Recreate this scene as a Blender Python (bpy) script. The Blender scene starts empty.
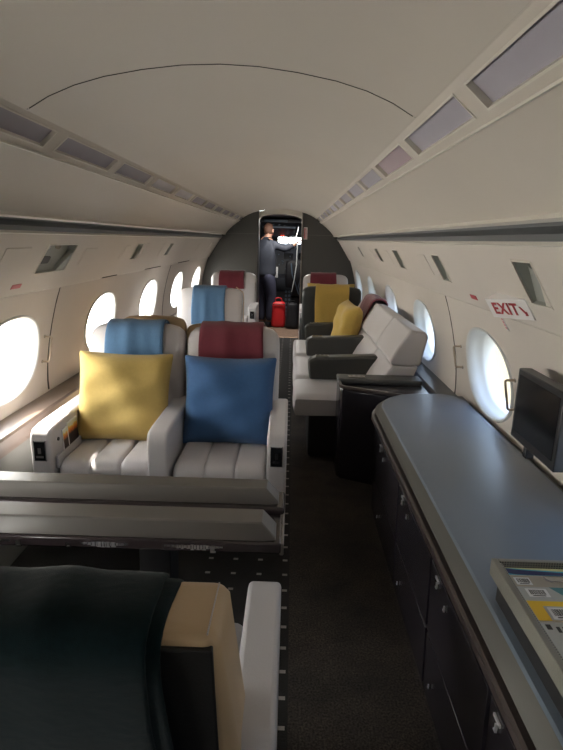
import bpy, bmesh, math, random
from mathutils import Vector, Matrix, Euler, noise
random.seed(7)
S = bpy.context.scene
C = S.collection
PI = math.pi
R = math.radians

# ------------------------------------------------------------------ camera
cam = bpy.data.cameras.new('camera'); co = bpy.data.objects.new('camera', cam); C.objects.link(co)
cam.sensor_fit = 'VERTICAL'; cam.sensor_height = 24.0; cam.lens = 24.0 * 542.0 / 750.0
cam.clip_start = 0.02; cam.clip_end = 200
co.location = (0.2, 0.0, 1.45)
co.rotation_euler = (Matrix.Rotation(R(.84), 3, 'Z') @ Matrix.Rotation(PI/2 - R(13.99), 3, 'X') @ Matrix.Rotation(R(1.4), 3, 'Z')).to_euler()
S.camera = co

# ------------------------------------------------------------------ world: bright hazy sky over sunlit apron
w = bpy.data.worlds.new('daylight'); S.world = w; w.use_nodes = True
nt = w.node_tree; nt.nodes.clear()
out = nt.nodes.new('ShaderNodeOutputWorld'); bg = nt.nodes.new('ShaderNodeBackground')
tc = nt.nodes.new('ShaderNodeTexCoord'); sep = nt.nodes.new('ShaderNodeSeparateXYZ')
rmp = nt.nodes.new('ShaderNodeValToRGB'); mr = nt.nodes.new('ShaderNodeMapRange')
nt.links.new(tc.outputs['Generated'], sep.inputs[0]); nt.links.new(sep.outputs['Z'], mr.inputs['Value'])
mr.inputs['From Min'].default_value = -1; mr.inputs['From Max'].default_value = 1
nt.links.new(mr.outputs[0], rmp.inputs[0])
e = rmp.color_ramp.elements
e[0].position = 0.0; e[0].color = (.90, .83, .60, 1)
e[1].position = 1.0; e[1].color = (.7, 1.0, 1.6, 1)
a = rmp.color_ramp.elements.new(.47); a.color = (.96, .90, .68, 1)
a = rmp.color_ramp.elements.new(.53); a.color = (1.0, 1.3, 1.7, 1)
mx = nt.nodes.new('ShaderNodeMapRange'); nt.links.new(sep.outputs['X'], mx.inputs['Value'])
mx.inputs['From Min'].default_value = -.35; mx.inputs['From Max'].default_value = .35
mx.inputs['To Min'].default_value = 21.0; mx.inputs['To Max'].default_value = 1.35     # the sun's side of the sky is brighter
mt = nt.nodes.new('ShaderNodeMapRange'); nt.links.new(sep.outputs['X'], mt.inputs['Value'])
mt.inputs['From Min'].default_value = -.35; mt.inputs['From Max'].default_value = .35
r2 = nt.nodes.new('ShaderNodeValToRGB'); nt.links.new(mr.outputs[0], r2.inputs[0])
r2.color_ramp.elements[0].position = 0; r2.color_ramp.elements[0].color = (1,.93,.80,1)
r2.color_ramp.elements[1].position = 1; r2.color_ramp.elements[1].color = (.92,.95,1,1)
q = r2.color_ramp.elements.new(.5); q.color = (1,.955,.87,1)
mc = nt.nodes.new('ShaderNodeMixRGB'); nt.links.new(mt.outputs[0], mc.inputs[0]); nt.links.new(r2.outputs[0], mc.inputs[1]); nt.links.new(rmp.outputs[0], mc.inputs[2])
nt.links.new(mc.outputs[0], bg.inputs[0]); nt.links.new(mx.outputs[0], bg.inputs[1])
nt.links.new(bg.outputs[0], out.inputs[0])

sun = bpy.data.lights.new('sun', 'SUN'); sun.energy = 30; sun.angle = R(1.0); sun.color = (1, .93, .82)
so = bpy.data.objects.new('sun', sun); C.objects.link(so)
so.rotation_euler = Vector((.38, -.17, -.42)).to_track_quat('-Z', 'Y').to_euler()
so.location = (-6, 3, 6)

S.view_settings.view_transform = 'Standard'; S.view_settings.look = 'None'
S.view_settings.gamma = 1; S.view_settings.use_curve_mapping = False
S.view_settings.exposure = 0.2

WY = [1.24, 2.5, 3.77, 5.04, 6.31, 7.58]      # window centres along the cabin
def portal(loc, rot, sx, sy):
    l = bpy.data.lights.new('window_portal', 'AREA'); l.shape = 'RECTANGLE'; l.size = sx; l.size_y = sy
    l.cycles.is_portal = True
    o = bpy.data.objects.new('window_portal', l); C.objects.link(o); o.location = loc; o.rotation_euler = rot
for y in [-.02] + WY:
    portal((-1.27, y, .86), (0, -PI/2, 0), .46, .62)
    portal((1.27, y, .86), (0, PI/2, 0), .46, .62)

# ------------------------------------------------------------------ helpers
def mat(name, col, rough=.6, metal=0, var=0, vscale=8, bump=0, bscale=200, sheen=0, coat=0, spec=None, col2=None, stretch=None):
    m = bpy.data.materials.new(name); m.use_nodes = True
    n = m.node_tree.nodes; l = m.node_tree.links; b = n['Principled BSDF']
    b.inputs['Base Color'].default_value = (*col, 1); b.inputs['Roughness'].default_value = rough
    b.inputs['Metallic'].default_value = metal
    if spec is not None: b.inputs['Specular IOR Level'].default_value = spec
    if sheen: b.inputs['Sheen Weight'].default_value = sheen; b.inputs['Sheen Roughness'].default_value = .5
    if coat: b.inputs['Coat Weight'].default_value = coat; b.inputs['Coat Roughness'].default_value = .12
    t = n.new('ShaderNodeTexCoord'); src = t.outputs['Object']
    if stretch:
        mp = n.new('ShaderNodeMapping'); mp.inputs['Scale'].default_value = stretch; l.new(src, mp.inputs[0]); src = mp.outputs[0]
    if var or col2:
        nz = n.new('ShaderNodeTexNoise'); nz.inputs['Scale'].default_value = vscale; nz.inputs['Detail'].default_value = 6
        l.new(src, nz.inputs['Vector'])
        mxn = n.new('ShaderNodeMixRGB'); l.new(nz.outputs['Fac'], mxn.inputs[0])
        if col2: c1, c2 = col, col2
        else: c1 = tuple(c*(1-var) for c in col); c2 = tuple(min(1, c*(1+var)) for c in col)
        mxn.inputs[1].default_value = (*c1, 1); mxn.inputs[2].default_value = (*c2, 1)
        if col2:
            rp = n.new('ShaderNodeValToRGB'); rp.color_ramp.elements[0].position = .38; rp.color_ramp.elements[1].position = .62
            l.new(nz.outputs['Fac'], rp.inputs[0]); l.new(rp.outputs[0], mxn.inputs[0])
        l.new(mxn.outputs[0], b.inputs['Base Color'])
    if bump:
        nb = n.new('ShaderNodeTexNoise'); nb.inputs['Scale'].default_value = bscale; nb.inputs['Detail'].default_value = 3
        l.new(src, nb.inputs['Vector'])
        bp = n.new('ShaderNodeBump'); bp.inputs['Strength'].default_value = bump; bp.inputs['Distance'].default_value = .002
        l.new(nb.outputs['Fac'], bp.inputs['Height']); l.new(bp.outputs[0], b.inputs['Normal'])
    return m

M = dict(
 wall=mat('cream_panel', (.61,.555,.50), .55, var=.04, vscale=3, bump=.15, bscale=300),
 ceil=mat('cream_headliner', (.55,.50,.44), .5, var=.04, vscale=2, bump=.15, bscale=300),
 reveal=mat('window_reveal', (.62,.63,.62), .45),
 rail=mat('grey_rail', (.17,.175,.18), .35, metal=.4),
 lip=mat('cream_lip', (.62,.58,.51), .45),
 seam=mat('seam_gap', (.05,.045,.04), .9),
 ledge=mat('taupe_ledge', (.17,.125,.10), .28, var=.12, vscale=6, stretch=(1,.2,1)),
 ledged=mat('charcoal_ledge', (.05,.052,.06), .3),
 side=mat('grey_green_sidewall', (.20,.20,.185), .6, bump=.2),
 bulk=mat('charcoal_bulkhead', (.055,.053,.049), .5, bump=.2, bscale=150),
 bulkline=mat('bulkhead_line', (.13,.125,.115), .4),
 leather=mat('pale_leather', (.54,.515,.52), .42, var=.05, vscale=5, bump=.25, bscale=260),
 leather2=mat('pale_grey_leather', (.49,.48,.50), .42, var=.05, vscale=5, bump=.25, bscale=260),
 tan=mat('tan_leather', (.50,.36,.215), .4, var=.06, vscale=5, bump=.25, bscale=300),
 black=mat('black_seat_back', (.006,.006,.006), .6, bump=.2),
 dark=mat('dark_grey_leather', (.045,.047,.046), .42, bump=.25, bscale=260),
 base=mat('black_base', (.015,.015,.017), .5),
 navy=mat('dark_veneer', (.028,.025,.032), .22, var=.25, vscale=5, stretch=(1,1,.15), coat=.15),
 navyrail=mat('dark_brown_rail', (.065,.052,.05), .28),
 wtop=mat('grey_worktop', (.14,.175,.225), .36, var=.05, vscale=6),  # blue sky reflection put into the grey base colour
 wedge=mat('olive_edge_band', (.085,.083,.072), .5),
 ttop=mat('table_grey_brown', (.115,.105,.095), .28, var=.10, vscale=14, stretch=(.15,1,1), coat=.2),
 tdark=mat('table_dark_edge', (.03,.022,.024), .2, coat=.3),
 satin=mat('satin_latch', (.80,.82,.86), .45, metal=.4),
 chrome=mat('chrome', (.75,.76,.78), .15, metal=1),
 nickel=mat('dark_nickel', (.30,.28,.25), .3, metal=1),
 bronze=mat('brass_handle', (.50,.42,.33), .3, metal=1),
 blackg=mat('gloss_black', (.012,.013,.016), .12),
 bezel=mat('black_bezel', (.02,.02,.023), .35),
 lens=mat('lavender_lens', (.36,.34,.39), .55, var=.10, vscale=9),
 lensp=mat('mauve_lens', (.38,.30,.33), .55, var=.1, vscale=9),
 lensw=mat('reflection_pale_lens', (.60,.58,.62), .5, var=.15, vscale=7),  # paler colour stands for window reflections on the lens
 frame=mat('cream_frame', (.62,.58,.51), .45),
 psurec=mat('grey_recess', (.32,.33,.30), .4),
 yellow=mat('yellow_linen', (.52,.37,.11), .9, var=.08, vscale=60, bump=.5, bscale=500, sheen=.2),
 yellow2=mat('yellow_wool', (.56,.38,.09), .9, var=.08, vscale=60, bump=.5, bscale=500, sheen=.2),
 blue=mat('blue_linen', (.035,.105,.25), .9, var=.12, vscale=60, bump=.5, bscale=500, sheen=.2),
 bluet=mat('blue_wool', (.065,.15,.275), .95, var=.12, vscale=60, bump=.5, bscale=400, sheen=.3),
 burg=mat('burgundy_wool', (.15,.018,.032), .95, var=.12, vscale=60, bump=.5, bscale=400, sheen=.3),
 teal=mat('dark_teal_fleece', (.0035,.012,.015), 1, var=.4, vscale=90, bump=.5, bscale=700, sheen=.12, spec=.05),
 placr=mat('red_print', (.42,.05,.06), .6), placp=mat('pink_print', (.62,.20,.22), .6), placw=mat('white_plate', (.75,.73,.72), .5),
 paper=mat('white_paper', (.75,.76,.78), .6), page=mat('page_block', (.62,.60,.56), .8),
 tray=mat('tray_leather', (.19,.185,.16), .5, bump=.4, bscale=400),
 skin=mat('skin', (.38,.20,.14), .55), hair=mat('auburn_hair', (.07,.03,.018), .8, var=.3, vscale=60, bump=.6),
 jacket=mat('charcoal_jacket', (.018,.022,.034), .8, var=.2, vscale=20, bump=.5, bscale=90),
 trousers=mat('navy_trousers', (.03,.032,.06), .8, var=.2, vscale=20, bump=.5, bscale=60),
 shoe=mat('black_shoe', (.01,.01,.012), .3),
 redbag=mat('red_nylon', (.62,.02,.025), .5, var=.15, vscale=12, bump=.6, bscale=25),
 blackbag=mat('black_nylon', (.012,.012,.016), .6, var=.3, vscale=12, bump=.8, bscale=25),
 cock=mat('cockpit_panel', (.03,.034,.042), .5), cockl=mat('cockpit_grey_blue', (.10,.14,.19), .5),
 cyan=mat('cyan_cover', (.05,.42,.62), .4), teal2=mat('teal_cover', (.05,.20,.24), .4), yel=mat('yellow_cover', (.80,.52,.02), .4),
 navyink=mat('navy_ink', (.03,.04,.14), .5), ink=mat('black_ink', (.02,.02,.02), .5), pale=mat('pale_yellow_ink', (.72,.72,.40), .5),
 greyc=mat('grey_cover', (.42,.44,.44), .4), beigec=mat('beige_cover', (.40,.36,.30), .5),
)
def emis(name, col, st):
    m = bpy.data.materials.new(name); m.use_nodes = True; b = m.node_tree.nodes['Principled BSDF']
    b.inputs['Base Color'].default_value = (*col, 1); b.inputs['Emission Color'].default_value = (*col, 1); b.inputs['Emission Strength'].default_value = st
    return m
M['redlamp'] = emis('red_lamp', (1,.08,.04), 2.0); M['screenblue'] = emis('blue_display', (.1,.3,.6), .5)
def glassmat():
    m = bpy.data.materials.new('window_glass'); m.use_nodes = True; n = m.node_tree.nodes; l = m.node_tree.links; n.clear()
    o = n.new('ShaderNodeOutputMaterial'); t = n.new('ShaderNodeBsdfTransparent'); g = n.new('ShaderNodeBsdfGlossy'); mxs = n.new('ShaderNodeMixShader')
    t.inputs[0].default_value = (.97,.98,.98,1); g.inputs['Roughness'].default_value = .05; mxs.inputs[0].default_value = .05
    l.new(t.outputs[0], mxs.inputs[1]); l.new(g.outputs[0], mxs.inputs[2]); l.new(mxs.outputs[0], o.inputs[0]); return m
M['glass'] = glassmat()
def sunset():      # magazine cover: orange and yellow band over dark
    m = bpy.data.materials.new('sunset_cover'); m.use_nodes = True; n = m.node_tree.nodes; l = m.node_tree.links; b = n['Principled BSDF']
    t = n.new('ShaderNodeTexCoord'); s = n.new('ShaderNodeSeparateXYZ'); r = n.new('ShaderNodeValToRGB'); b.inputs['Roughness'].default_value = .3
    nz = n.new('ShaderNodeTexNoise'); nz.inputs['Scale'].default_value = 5; ad = n.new('ShaderNodeMath'); ad.operation = 'MULTIPLY_ADD'
    ad.inputs[1].default_value = .25
    l.new(t.outputs['Generated'], s.inputs[0]); l.new(t.outputs['Generated'], nz.inputs['Vector']); l.new(nz.outputs['Fac'], ad.inputs[0]); l.new(s.outputs['Z'], ad.inputs[2]); l.new(ad.outputs[0], r.inputs[0])
    el = r.color_ramp.elements; el[0].position = .72; el[0].color = (.02,.012,.02,1); el[1].position = .98; el[1].color = (.85,.62,.10,1)
    q = r.color_ramp.elements.new(.84); q.color = (.75,.18,.02,1); q = r.color_ramp.elements.new(1.08 if False else 1.0); q.color = (.7,.68,.5,1)
    l.new(r.outputs[0], b.inputs['Base Color']); return m
M['sunset'] = sunset()
def floormat():
    m = bpy.data.materials.new('patterned_carpet'); m.use_nodes = True; n = m.node_tree.nodes; l = m.node_tree.links; b = n['Principled BSDF']
    b.inputs['Roughness'].default_value = .95
    t = n.new('ShaderNodeTexCoord'); s = n.new('ShaderNodeSeparateXYZ'); l.new(t.outputs['Object'], s.inputs[0])
    def math_(op, a, b_=None):
        q = n.new('ShaderNodeMath'); q.operation = op
        for i, v in enumerate((a, b_)):
            if v is None: continue
            if isinstance(v, (int, float)): q.inputs[i].default_value = v
            else: l.new(v, q.inputs[i])
        return q.outputs[0]
    def cell(src, off, per, half):
        f = math_('FRACT', math_('DIVIDE', math_('SUBTRACT', src, off - per/2), per))
        return math_('LESS_THAN', math_('ABSOLUTE', math_('SUBTRACT', f, .5)), half/per)
    dx = cell(s.outputs['X'], .205, .115, .011); dy = cell(s.outputs['Y'], .005, .112, .0075)
    lim = math_('LESS_THAN', s.outputs['X'], .225)
    lim2 = math_('GREATER_THAN', s.outputs['X'], -.19)
    dots = math_('MULTIPLY', math_('MULTIPLY', math_('MULTIPLY', dx, dy), lim), lim2)
    nz = n.new('ShaderNodeTexNoise'); nz.inputs['Scale'].default_value = 3.2; nz.inputs['Detail'].default_value = 8; nz.inputs['Roughness'].default_value = .7; l.new(t.outputs['Object'], nz.inputs['Vector'])
    rp = n.new('ShaderNodeValToRGB'); rp.color_ramp.elements[0].position = .35; rp.color_ramp.elements[0].color = (.016,.014,.013,1)
    rp.color_ramp.elements[1].position = .7; rp.color_ramp.elements[1].color = (.06,.046,.037,1); l.new(nz.outputs['Fac'], rp.inputs[0])
    n2 = n.new('ShaderNodeTexNoise'); n2.inputs['Scale'].default_value = 150; n2.inputs['Detail'].default_value = 2; l.new(t.outputs['Object'], n2.inputs['Vector'])
    r2 = n.new('ShaderNodeValToRGB'); r2.color_ramp.elements[0].position = .35; r2.color_ramp.elements[0].color = (.35,.35,.35,1); r2.color_ramp.elements[1].position = .7; r2.color_ramp.elements[1].color = (1.9,1.9,1.9,1); l.new(n2.outputs['Fac'], r2.inputs[0])
    mu = n.new('ShaderNodeMixRGB'); mu.blend_type = 'MULTIPLY'; mu.inputs[0].default_value = 1; l.new(rp.outputs[0], mu.inputs[1]); l.new(r2.outputs[0], mu.inputs[2])
    m2 = n.new('ShaderNodeMixRGB'); l.new(lim, m2.inputs[0]); l.new(mu.outputs[0], m2.inputs[1]); m2.inputs[2].default_value = (.014,.013,.013,1)
    m1 = n.new('ShaderNodeMixRGB'); l.new(dots, m1.inputs[0]); l.new(m2.outputs[0], m1.inputs[1]); m1.inputs[2].default_value = (.34,.31,.29,1)
    l.new(m1.outputs[0], b.inputs['Base Color'])
    bp = n.new('ShaderNodeBump'); bp.inputs['Strength'].default_value = .8; bp.inputs['Distance'].default_value = .004; l.new(n2.outputs['Fac'], bp.inputs['Height']); l.new(bp.outputs[0], b.inputs['Normal'])
    return m
M['floor'] = floormat()
def perforated():
    m = mat('perforated_leather', (.40,.385,.34), .55); n = m.node_tree.nodes; l = m.node_tree.links; b = n['Principled BSDF']
    t = n.new('ShaderNodeTexCoord'); v = n.new('ShaderNodeTexVoronoi'); v.inputs['Scale'].default_value = 170; v.inputs['Randomness'].default_value = 0
    l.new(t.outputs['Object'], v.inputs['Vector']); r = n.new('ShaderNodeValToRGB'); r.color_ramp.elements[0].position = .30; r.color_ramp.elements[0].color = (.05,.05,.05,1)
    r.color_ramp.elements[1].position = .36; r.color_ramp.elements[1].color = (.26,.25,.22,1); l.new(v.outputs['Distance'], r.inputs[0]); l.new(r.outputs[0], b.inputs['Base Color']); return m
M['perf'] = perforated()

def tag(o, label=None, cat=None, group=None, kind=None):
    if label: o['label'] = label
    if cat: o['category'] = cat
    if group: o['group'] = group
    if kind: o['kind'] = kind
    return o
def obj(name, bm, m, parent=None, smooth=35, bevel=0, seg=2, sub=0, mats=None):
    bmesh.ops.recalc_face_normals(bm, faces=bm.faces[:])
    me = bpy.data.meshes.new(name); bm.to_mesh(me); bm.free()
    for q in (mats or [m]): me.materials.append(q)
    if smooth:
        me.polygons.foreach_set('use_smooth', [True]*len(me.polygons)); me.set_sharp_from_angle(angle=R(smooth))
    o = bpy.data.objects.new(name, me); C.objects.link(o)
    if parent: o.parent = parent
    if bevel:
        b = o.modifiers.new('bevel', 'BEVEL'); b.width = bevel; b.segments = seg; b.limit_method = 'ANGLE'; b.angle_limit = R(35)
        o.modifiers['bevel'].harden_normals = False
    if sub:
        s = o.modifiers.new('sub', 'SUBSURF'); s.levels = sub; s.render_levels = sub
    return o
def empty(name, loc, rz=0, label=None, cat=None, group=None, rot=None):
    o = bpy.data.objects.new(name, None); C.objects.link(o); o.location = loc
    o.rotation_euler = rot if rot else (0,0,rz); o.empty_display_size = .1
    return tag(o, label, cat, group)
def nb(): return bmesh.new()
def box(bm, x0,x1,y0,y1,z0,z1, mi=0):
    v = [bm.verts.new(p) for p in ((x0,y0,z0),(x1,y0,z0),(x1,y1,z0),(x0,y1,z0),(x0,y0,z1),(x1,y0,z1),(x1,y1,z1),(x0,y1,z1))]
    for f in ((3,2,1,0),(4,5,6,7),(0,1,5,4),(1,2,6,5),(2,3,7,6),(3,0,4,7)):
        bm.faces.new([v[i] for i in f]).material_index = mi
    return bm
def prism(bm, pts, a, b, axis='x'):
    """polygon pts extruded from a to b. axis x: pts=(y,z); y: (x,z); z: (x,y)"""
    def mk(p, t): return {'x':(t,p[0],p[1]), 'y':(p[0],t,p[1]), 'z':(p[0],p[1],t)}[axis]
    A = [bm.verts.new(mk(p,a)) for p in pts]; B = [bm.verts.new(mk(p,b)) for p in pts]
    bm.faces.new(A); bm.faces.new(B[::-1]); n = len(pts)
    for i in range(n): bm.faces.new((A[i],A[(i+1)%n],B[(i+1)%n],B[i]))
    return bm
def loft(bm, rings, closed=True, caps=True):
    V = [[bm.verts.new(p) for p in r] for r in rings]
    n = len(V[0])
    for a, b in zip(V, V[1:]):
        for i in range(n if closed else n-1):
            bm.faces.new((a[i], a[(i+1)%n], b[(i+1)%n], b[i]))
    if caps and closed: bm.faces.new(V[0][::-1]); bm.faces.new(V[-1])
    return V
def tube(bm, pts, r, n=8, caps=True):
    rings = []; pts = [Vector(p) for p in pts]
    up = None
    for i, p in enumerate(pts):
        d = (pts[min(i+1,len(pts)-1)] - pts[max(i-1,0)]).normalized()
        if up is None:
            up = Vector((0,0,1)) if abs(d.z) < .9 else Vector((1,0,0))
        s = d.cross(up).normalized(); up = s.cross(d).normalized()
        rr = r[i] if isinstance(r, (list,tuple)) else r
        rings.append([p + s*math.cos(2*PI*k/n)*rr + up*math.sin(2*PI*k/n)*rr for k in range(n)])
    loft(bm, rings, True, caps); return bm
def arc(c, r, a0, a1, n):
    return [(c[0]+r*math.cos(R(a0+(a1-a0)*i/n)), c[1]+r*math.sin(R(a0+(a1-a0)*i/n))) for i in range(n+1)]
def rrect(x0,x1,y0,y1,r,n=5):
    return arc((x1-r,y1-r),r,0,90,n)+arc((x0+r,y1-r),r,90,180,n)+arc((x0+r,y0+r),r,180,270,n)+arc((x1-r,y0+r),r,270,360,n)
def lerp_prof(prof, z):
    for (xa,za),(xb,zb) in zip(prof, prof[1:]):
        if za <= z <= zb: return xa+(xb-xa)*(z-za)/(zb-za)
    return prof[0][0] if z < prof[0][1] else prof[-1][0]
def text_mesh(body, size, m, parent, name, loc, rot, extrude=.0006, align='CENTER'):
    cu = bpy.data.curves.new(name, 'FONT'); cu.body = body; cu.size = size; cu.extrude = extrude; cu.align_x = align; cu.align_y = 'CENTER'
    cu.offset = size*.022; cu.space_character = 1.12
    t = bpy.data.objects.new(name+'_tmp', cu); C.objects.link(t)
    dg = bpy.context.evaluated_depsgraph_get(); me = bpy.data.meshes.new_from_object(t.evaluated_get(dg))
    bpy.data.objects.remove(t); me.materials.clear(); me.materials.append(m)
    o = bpy.data.objects.new(name, me); C.objects.link(o); o.parent = parent; o.location = loc; o.rotation_euler = rot
    return o
ORD = ['first','second','third','fourth','fifth','sixth','seventh','eighth','ninth','tenth','eleventh','twelfth','thirteenth']

# ------------------------------------------------------------------ shell
Y0, Y1 = -1.6, 8.2
LOW = [(1.05,0),(1.08,.20),(1.12,.40),(1.15,.57)]
WIN = [(1.158,.57),(1.160,.66),(1.152,.76),(1.135,.87),(1.110,.98),(1.080,1.09),(1.050,1.175)]
PB, PT = (1.030,1.190), (.862,1.455)          # service panel: bottom and top edges
VAL = [(.795,1.515),(.745,1.575),(.68,1.635),(.612,1.686)]
ST0, ST1 = (.592,1.697), (.512,1.766)         # light strip band
CEIL = [(.503,1.770),(.45,1.800),(.38,1.828),(.30,1.850),(.20,1.868),(.10,1.880),(0,1.884)]
fx = lambda z: lerp_prof(WIN, z)

bm = nb()
box(bm, -1.2, 1.2, Y0, Y1, -.05, 0)
tag(obj('floor', bm, M['floor'], smooth=0), 'dark carpet with small pale dashes beside a brown mottled aisle', 'floor', kind='structure')

# light panels and service-panel cut-outs: (y0, y1, v0, v1)
UNITS = {-1: [(2.49,2.82,.32,.80),(3.95,4.10,.38,.78),(5.00,5.14,.38,.78)],
          1: [(1.63,1.77,.31,.80),(2.69,2.82,.31,.77),(3.74,3.92,.34,.79),(4.64,4.78,.40,.78),(5.9,6.03,.4,.78)]}
LP = [1.25+.6*k for k in range(-4, 12)]; LL = .515

def grid_holes(bm, A, B, ys, vs, holes, s):
    """sheet between lines A (v=0) and B (v=1) along y, leaving the holes open"""
    cache = {}
    def V(y, v):
        k = (round(y,5), round(v,5))
        if k not in cache: cache[k] = bm.verts.new((s*(A[0]+(B[0]-A[0])*v), y, A[1]+(B[1]-A[1])*v))
        return cache[k]
    for a, b in zip(ys, ys[1:]):
        for c, d in zip(vs, vs[1:]):
            ym, vm = (a+b)/2, (c+d)/2
            if any(h[0]<ym<h[1] and h[2]<vm<h[3] for h in holes): continue
            bm.faces.new((V(a,c),V(b,c),V(b,d),V(a,d)))

def window_bay(bm, yc, y0, y1, s, hw=.288, hh=.200, zc=.862, n=64, ex=2.25):
    z0, z1 = WIN[0][1], WIN[-1][1]
    corners = [(y0,z0),(y1,z0),(y1,z1),(y0,z1)]
    inner, outer = [], []
    for i in range(n):
        a = 2*PI*i/n; ca, sa = math.cos(a), math.sin(a)
        r = (abs(ca/hw)**ex + abs(sa/hh)**ex)**(-1/ex)
        inner.append((yc+r*ca, zc+r*sa))
        ty = ((y1-yc)/ca if ca > 0 else (y0-yc)/ca) if abs(ca) > 1e-6 else 1e9
        tz = ((z1-zc)/sa if sa > 0 else (z0-zc)/sa) if abs(sa) > 1e-6 else 1e9
        t = min(ty, tz); outer.append([yc+t*ca, zc+t*sa])
    for c in corners:
        k = min(range(n), key=lambda i: (outer[i][0]-c[0])**2+(outer[i][1]-c[1])**2); outer[k] = list(c)
    rings = []
    for t in (0,.06,.2,.4,.6,.8,1):
        rings.append([(s*(fx(iz+(oz-iz)*t) + (.012*(1-t/.06) if t < .06 else 0)), iy+(oy-iy)*t, iz+(oz-iz)*t) for (iy,iz),(oy,oz) in zip(inner,outer)])
    loft(bm, rings, True, False)
    return inner

win_n = 0
for s, nm in ((-1,'left'), (1,'right')):
    bm = nb()
    loft(bm, [[(s*x,y,z) for x,z in LOW+[WIN[0]]] for y in (Y0,Y1)], False)
    edges = [Y0, -.65] + [(a+b)/2 for a, b in zip([-.02]+WY, WY)] + [Y1]
    inners = []
    # plain sheet at the very back, then a bay round every window
    zs = [z for _, z in WIN]
    loft(bm, [[(s*fx(z),y,z) for z in zs] for y in (Y0,-.65)], False)
    for i, yc in enumerate([-.02]+WY):
        inners.append((yc, window_bay(bm, yc, edges[i+1], edges[i+2], s)))
    # crease step and service panel with its cut-outs
    loft(bm, [[(s*x,y,z) for x,z in (WIN[-1],(1.040,1.180),PB)] for y in (Y0,Y1)], False)
    H = UNITS[s]; ys = sorted({Y0,Y1}|{h[0] for h in H}|{h[1] for h in H}); vs = sorted({0,1}|{h[2] for h in H}|{h[3] for h in H})
    grid_holes(bm, PB, PT, ys, vs, H, s)
    wl = obj('wall_'+nm, bm, M['wall'], smooth=30)
    tag(wl, 'cream curved %s sidewall panel with oval windows' % nm, 'wall', kind='structure')
    for yc, inner in inners:
        win_n += 1
        W = empty('window_%d' % win_n, (s*1.16, yc, .862)); W['kind'] = 'structure'
        W['label'] = 'oval cabin window in the %s sidewall' % nm; W['category'] = 'window'
        def loc(p): return Vector(p) - Vector((s*1.16, yc, .862))
        bm = nb(); rings = []
        for sc, dx in ((1.062,.004),(1.06,-.003),(1.045,-.0075),(1.01,-.0065),(.99,.0),(.965,.012),(.955,.03),(.945,.055),(.92,.060),(.905,.075),(.905,.13)):
            rings.append([loc((s*(fx(z)+dx), yc+(y-yc)*sc, .862+(z-.862)*sc)) for y, z in inner])
        loft(bm, rings, True, False)
        obj('window_frame', bm, M['reveal'], W, smooth=50)
        bm = nb(); V = [bm.verts.new(loc((s*(fx(z)+.078), yc+(y-yc)*.91, .862+(z-.862)*.91))) for y, z in inner]
        cv = bm.verts.new(loc((s*(fx(.862)+.078), yc, .862)))
        for i in range(len(V)): bm.faces.new((V[i], V[(i+1)%len(V)], cv))
        obj('pane', bm, M['glass'], W, smooth=50)

# upper sidewall + ceiling
bm = nb()
for s in (-1,1):
    loft(bm, [[(s*x,y,z) for x,z in [(.80,1.517)]+VAL+[ST0]] for y in (Y0,Y1)], False)
    holes = [(y,y+LL,.2,.8) for y in LP]
    ys = sorted({Y0,Y1}|{h[0] for h in holes}|{h[1] for h in holes})
    grid_holes(bm, ST0, ST1, ys, [0,.2,.8,1], holes, s)
    bm2 = None
full = [(-x,z) for x,z in CEIL] + [(x,z) for x,z in CEIL[::-1]][1:]
# headliner, split by a thin panel joint
for ya, yb in ((Y0,1.535),(1.541,Y1)):
    loft(bm, [[(x,y,z) for x,z in [(-.515,1.765)]+full+[(.515,1.765)]] for y in (ya, (ya+yb)/2, yb)], False)
loft(bm, [[(x,y,z+.006) for x,z in [(-.54,1.772)]+full+[(.54,1.772)]] for y in (1.50,1.58)], False)
OUT = [(1.052,1.178),(1.13,1.20),(.94,1.52),(.78,1.72),(.56,1.86),(.30,1.93),(0,1.95)]  # unseen outer sheet, added to stop light leaking through panel gaps
loft(bm, [[(-x,y,z) for x,z in OUT]+[(x,z_q) for x,z_q in []]+[(x,y,z) for x,z in OUT[::-1][1:]] for y in (Y0-.03,Y1+.03)], False)
tag(obj('ceiling', bm, M['ceil'], smooth=30), 'cream arched headliner with a fine curved panel joint', 'ceiling', kind='structure')

bm = nb(); tube(bm, [(x,1.538,z+.0003) for x,z in full], .0017, 6)
JOINT = bm
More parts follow.
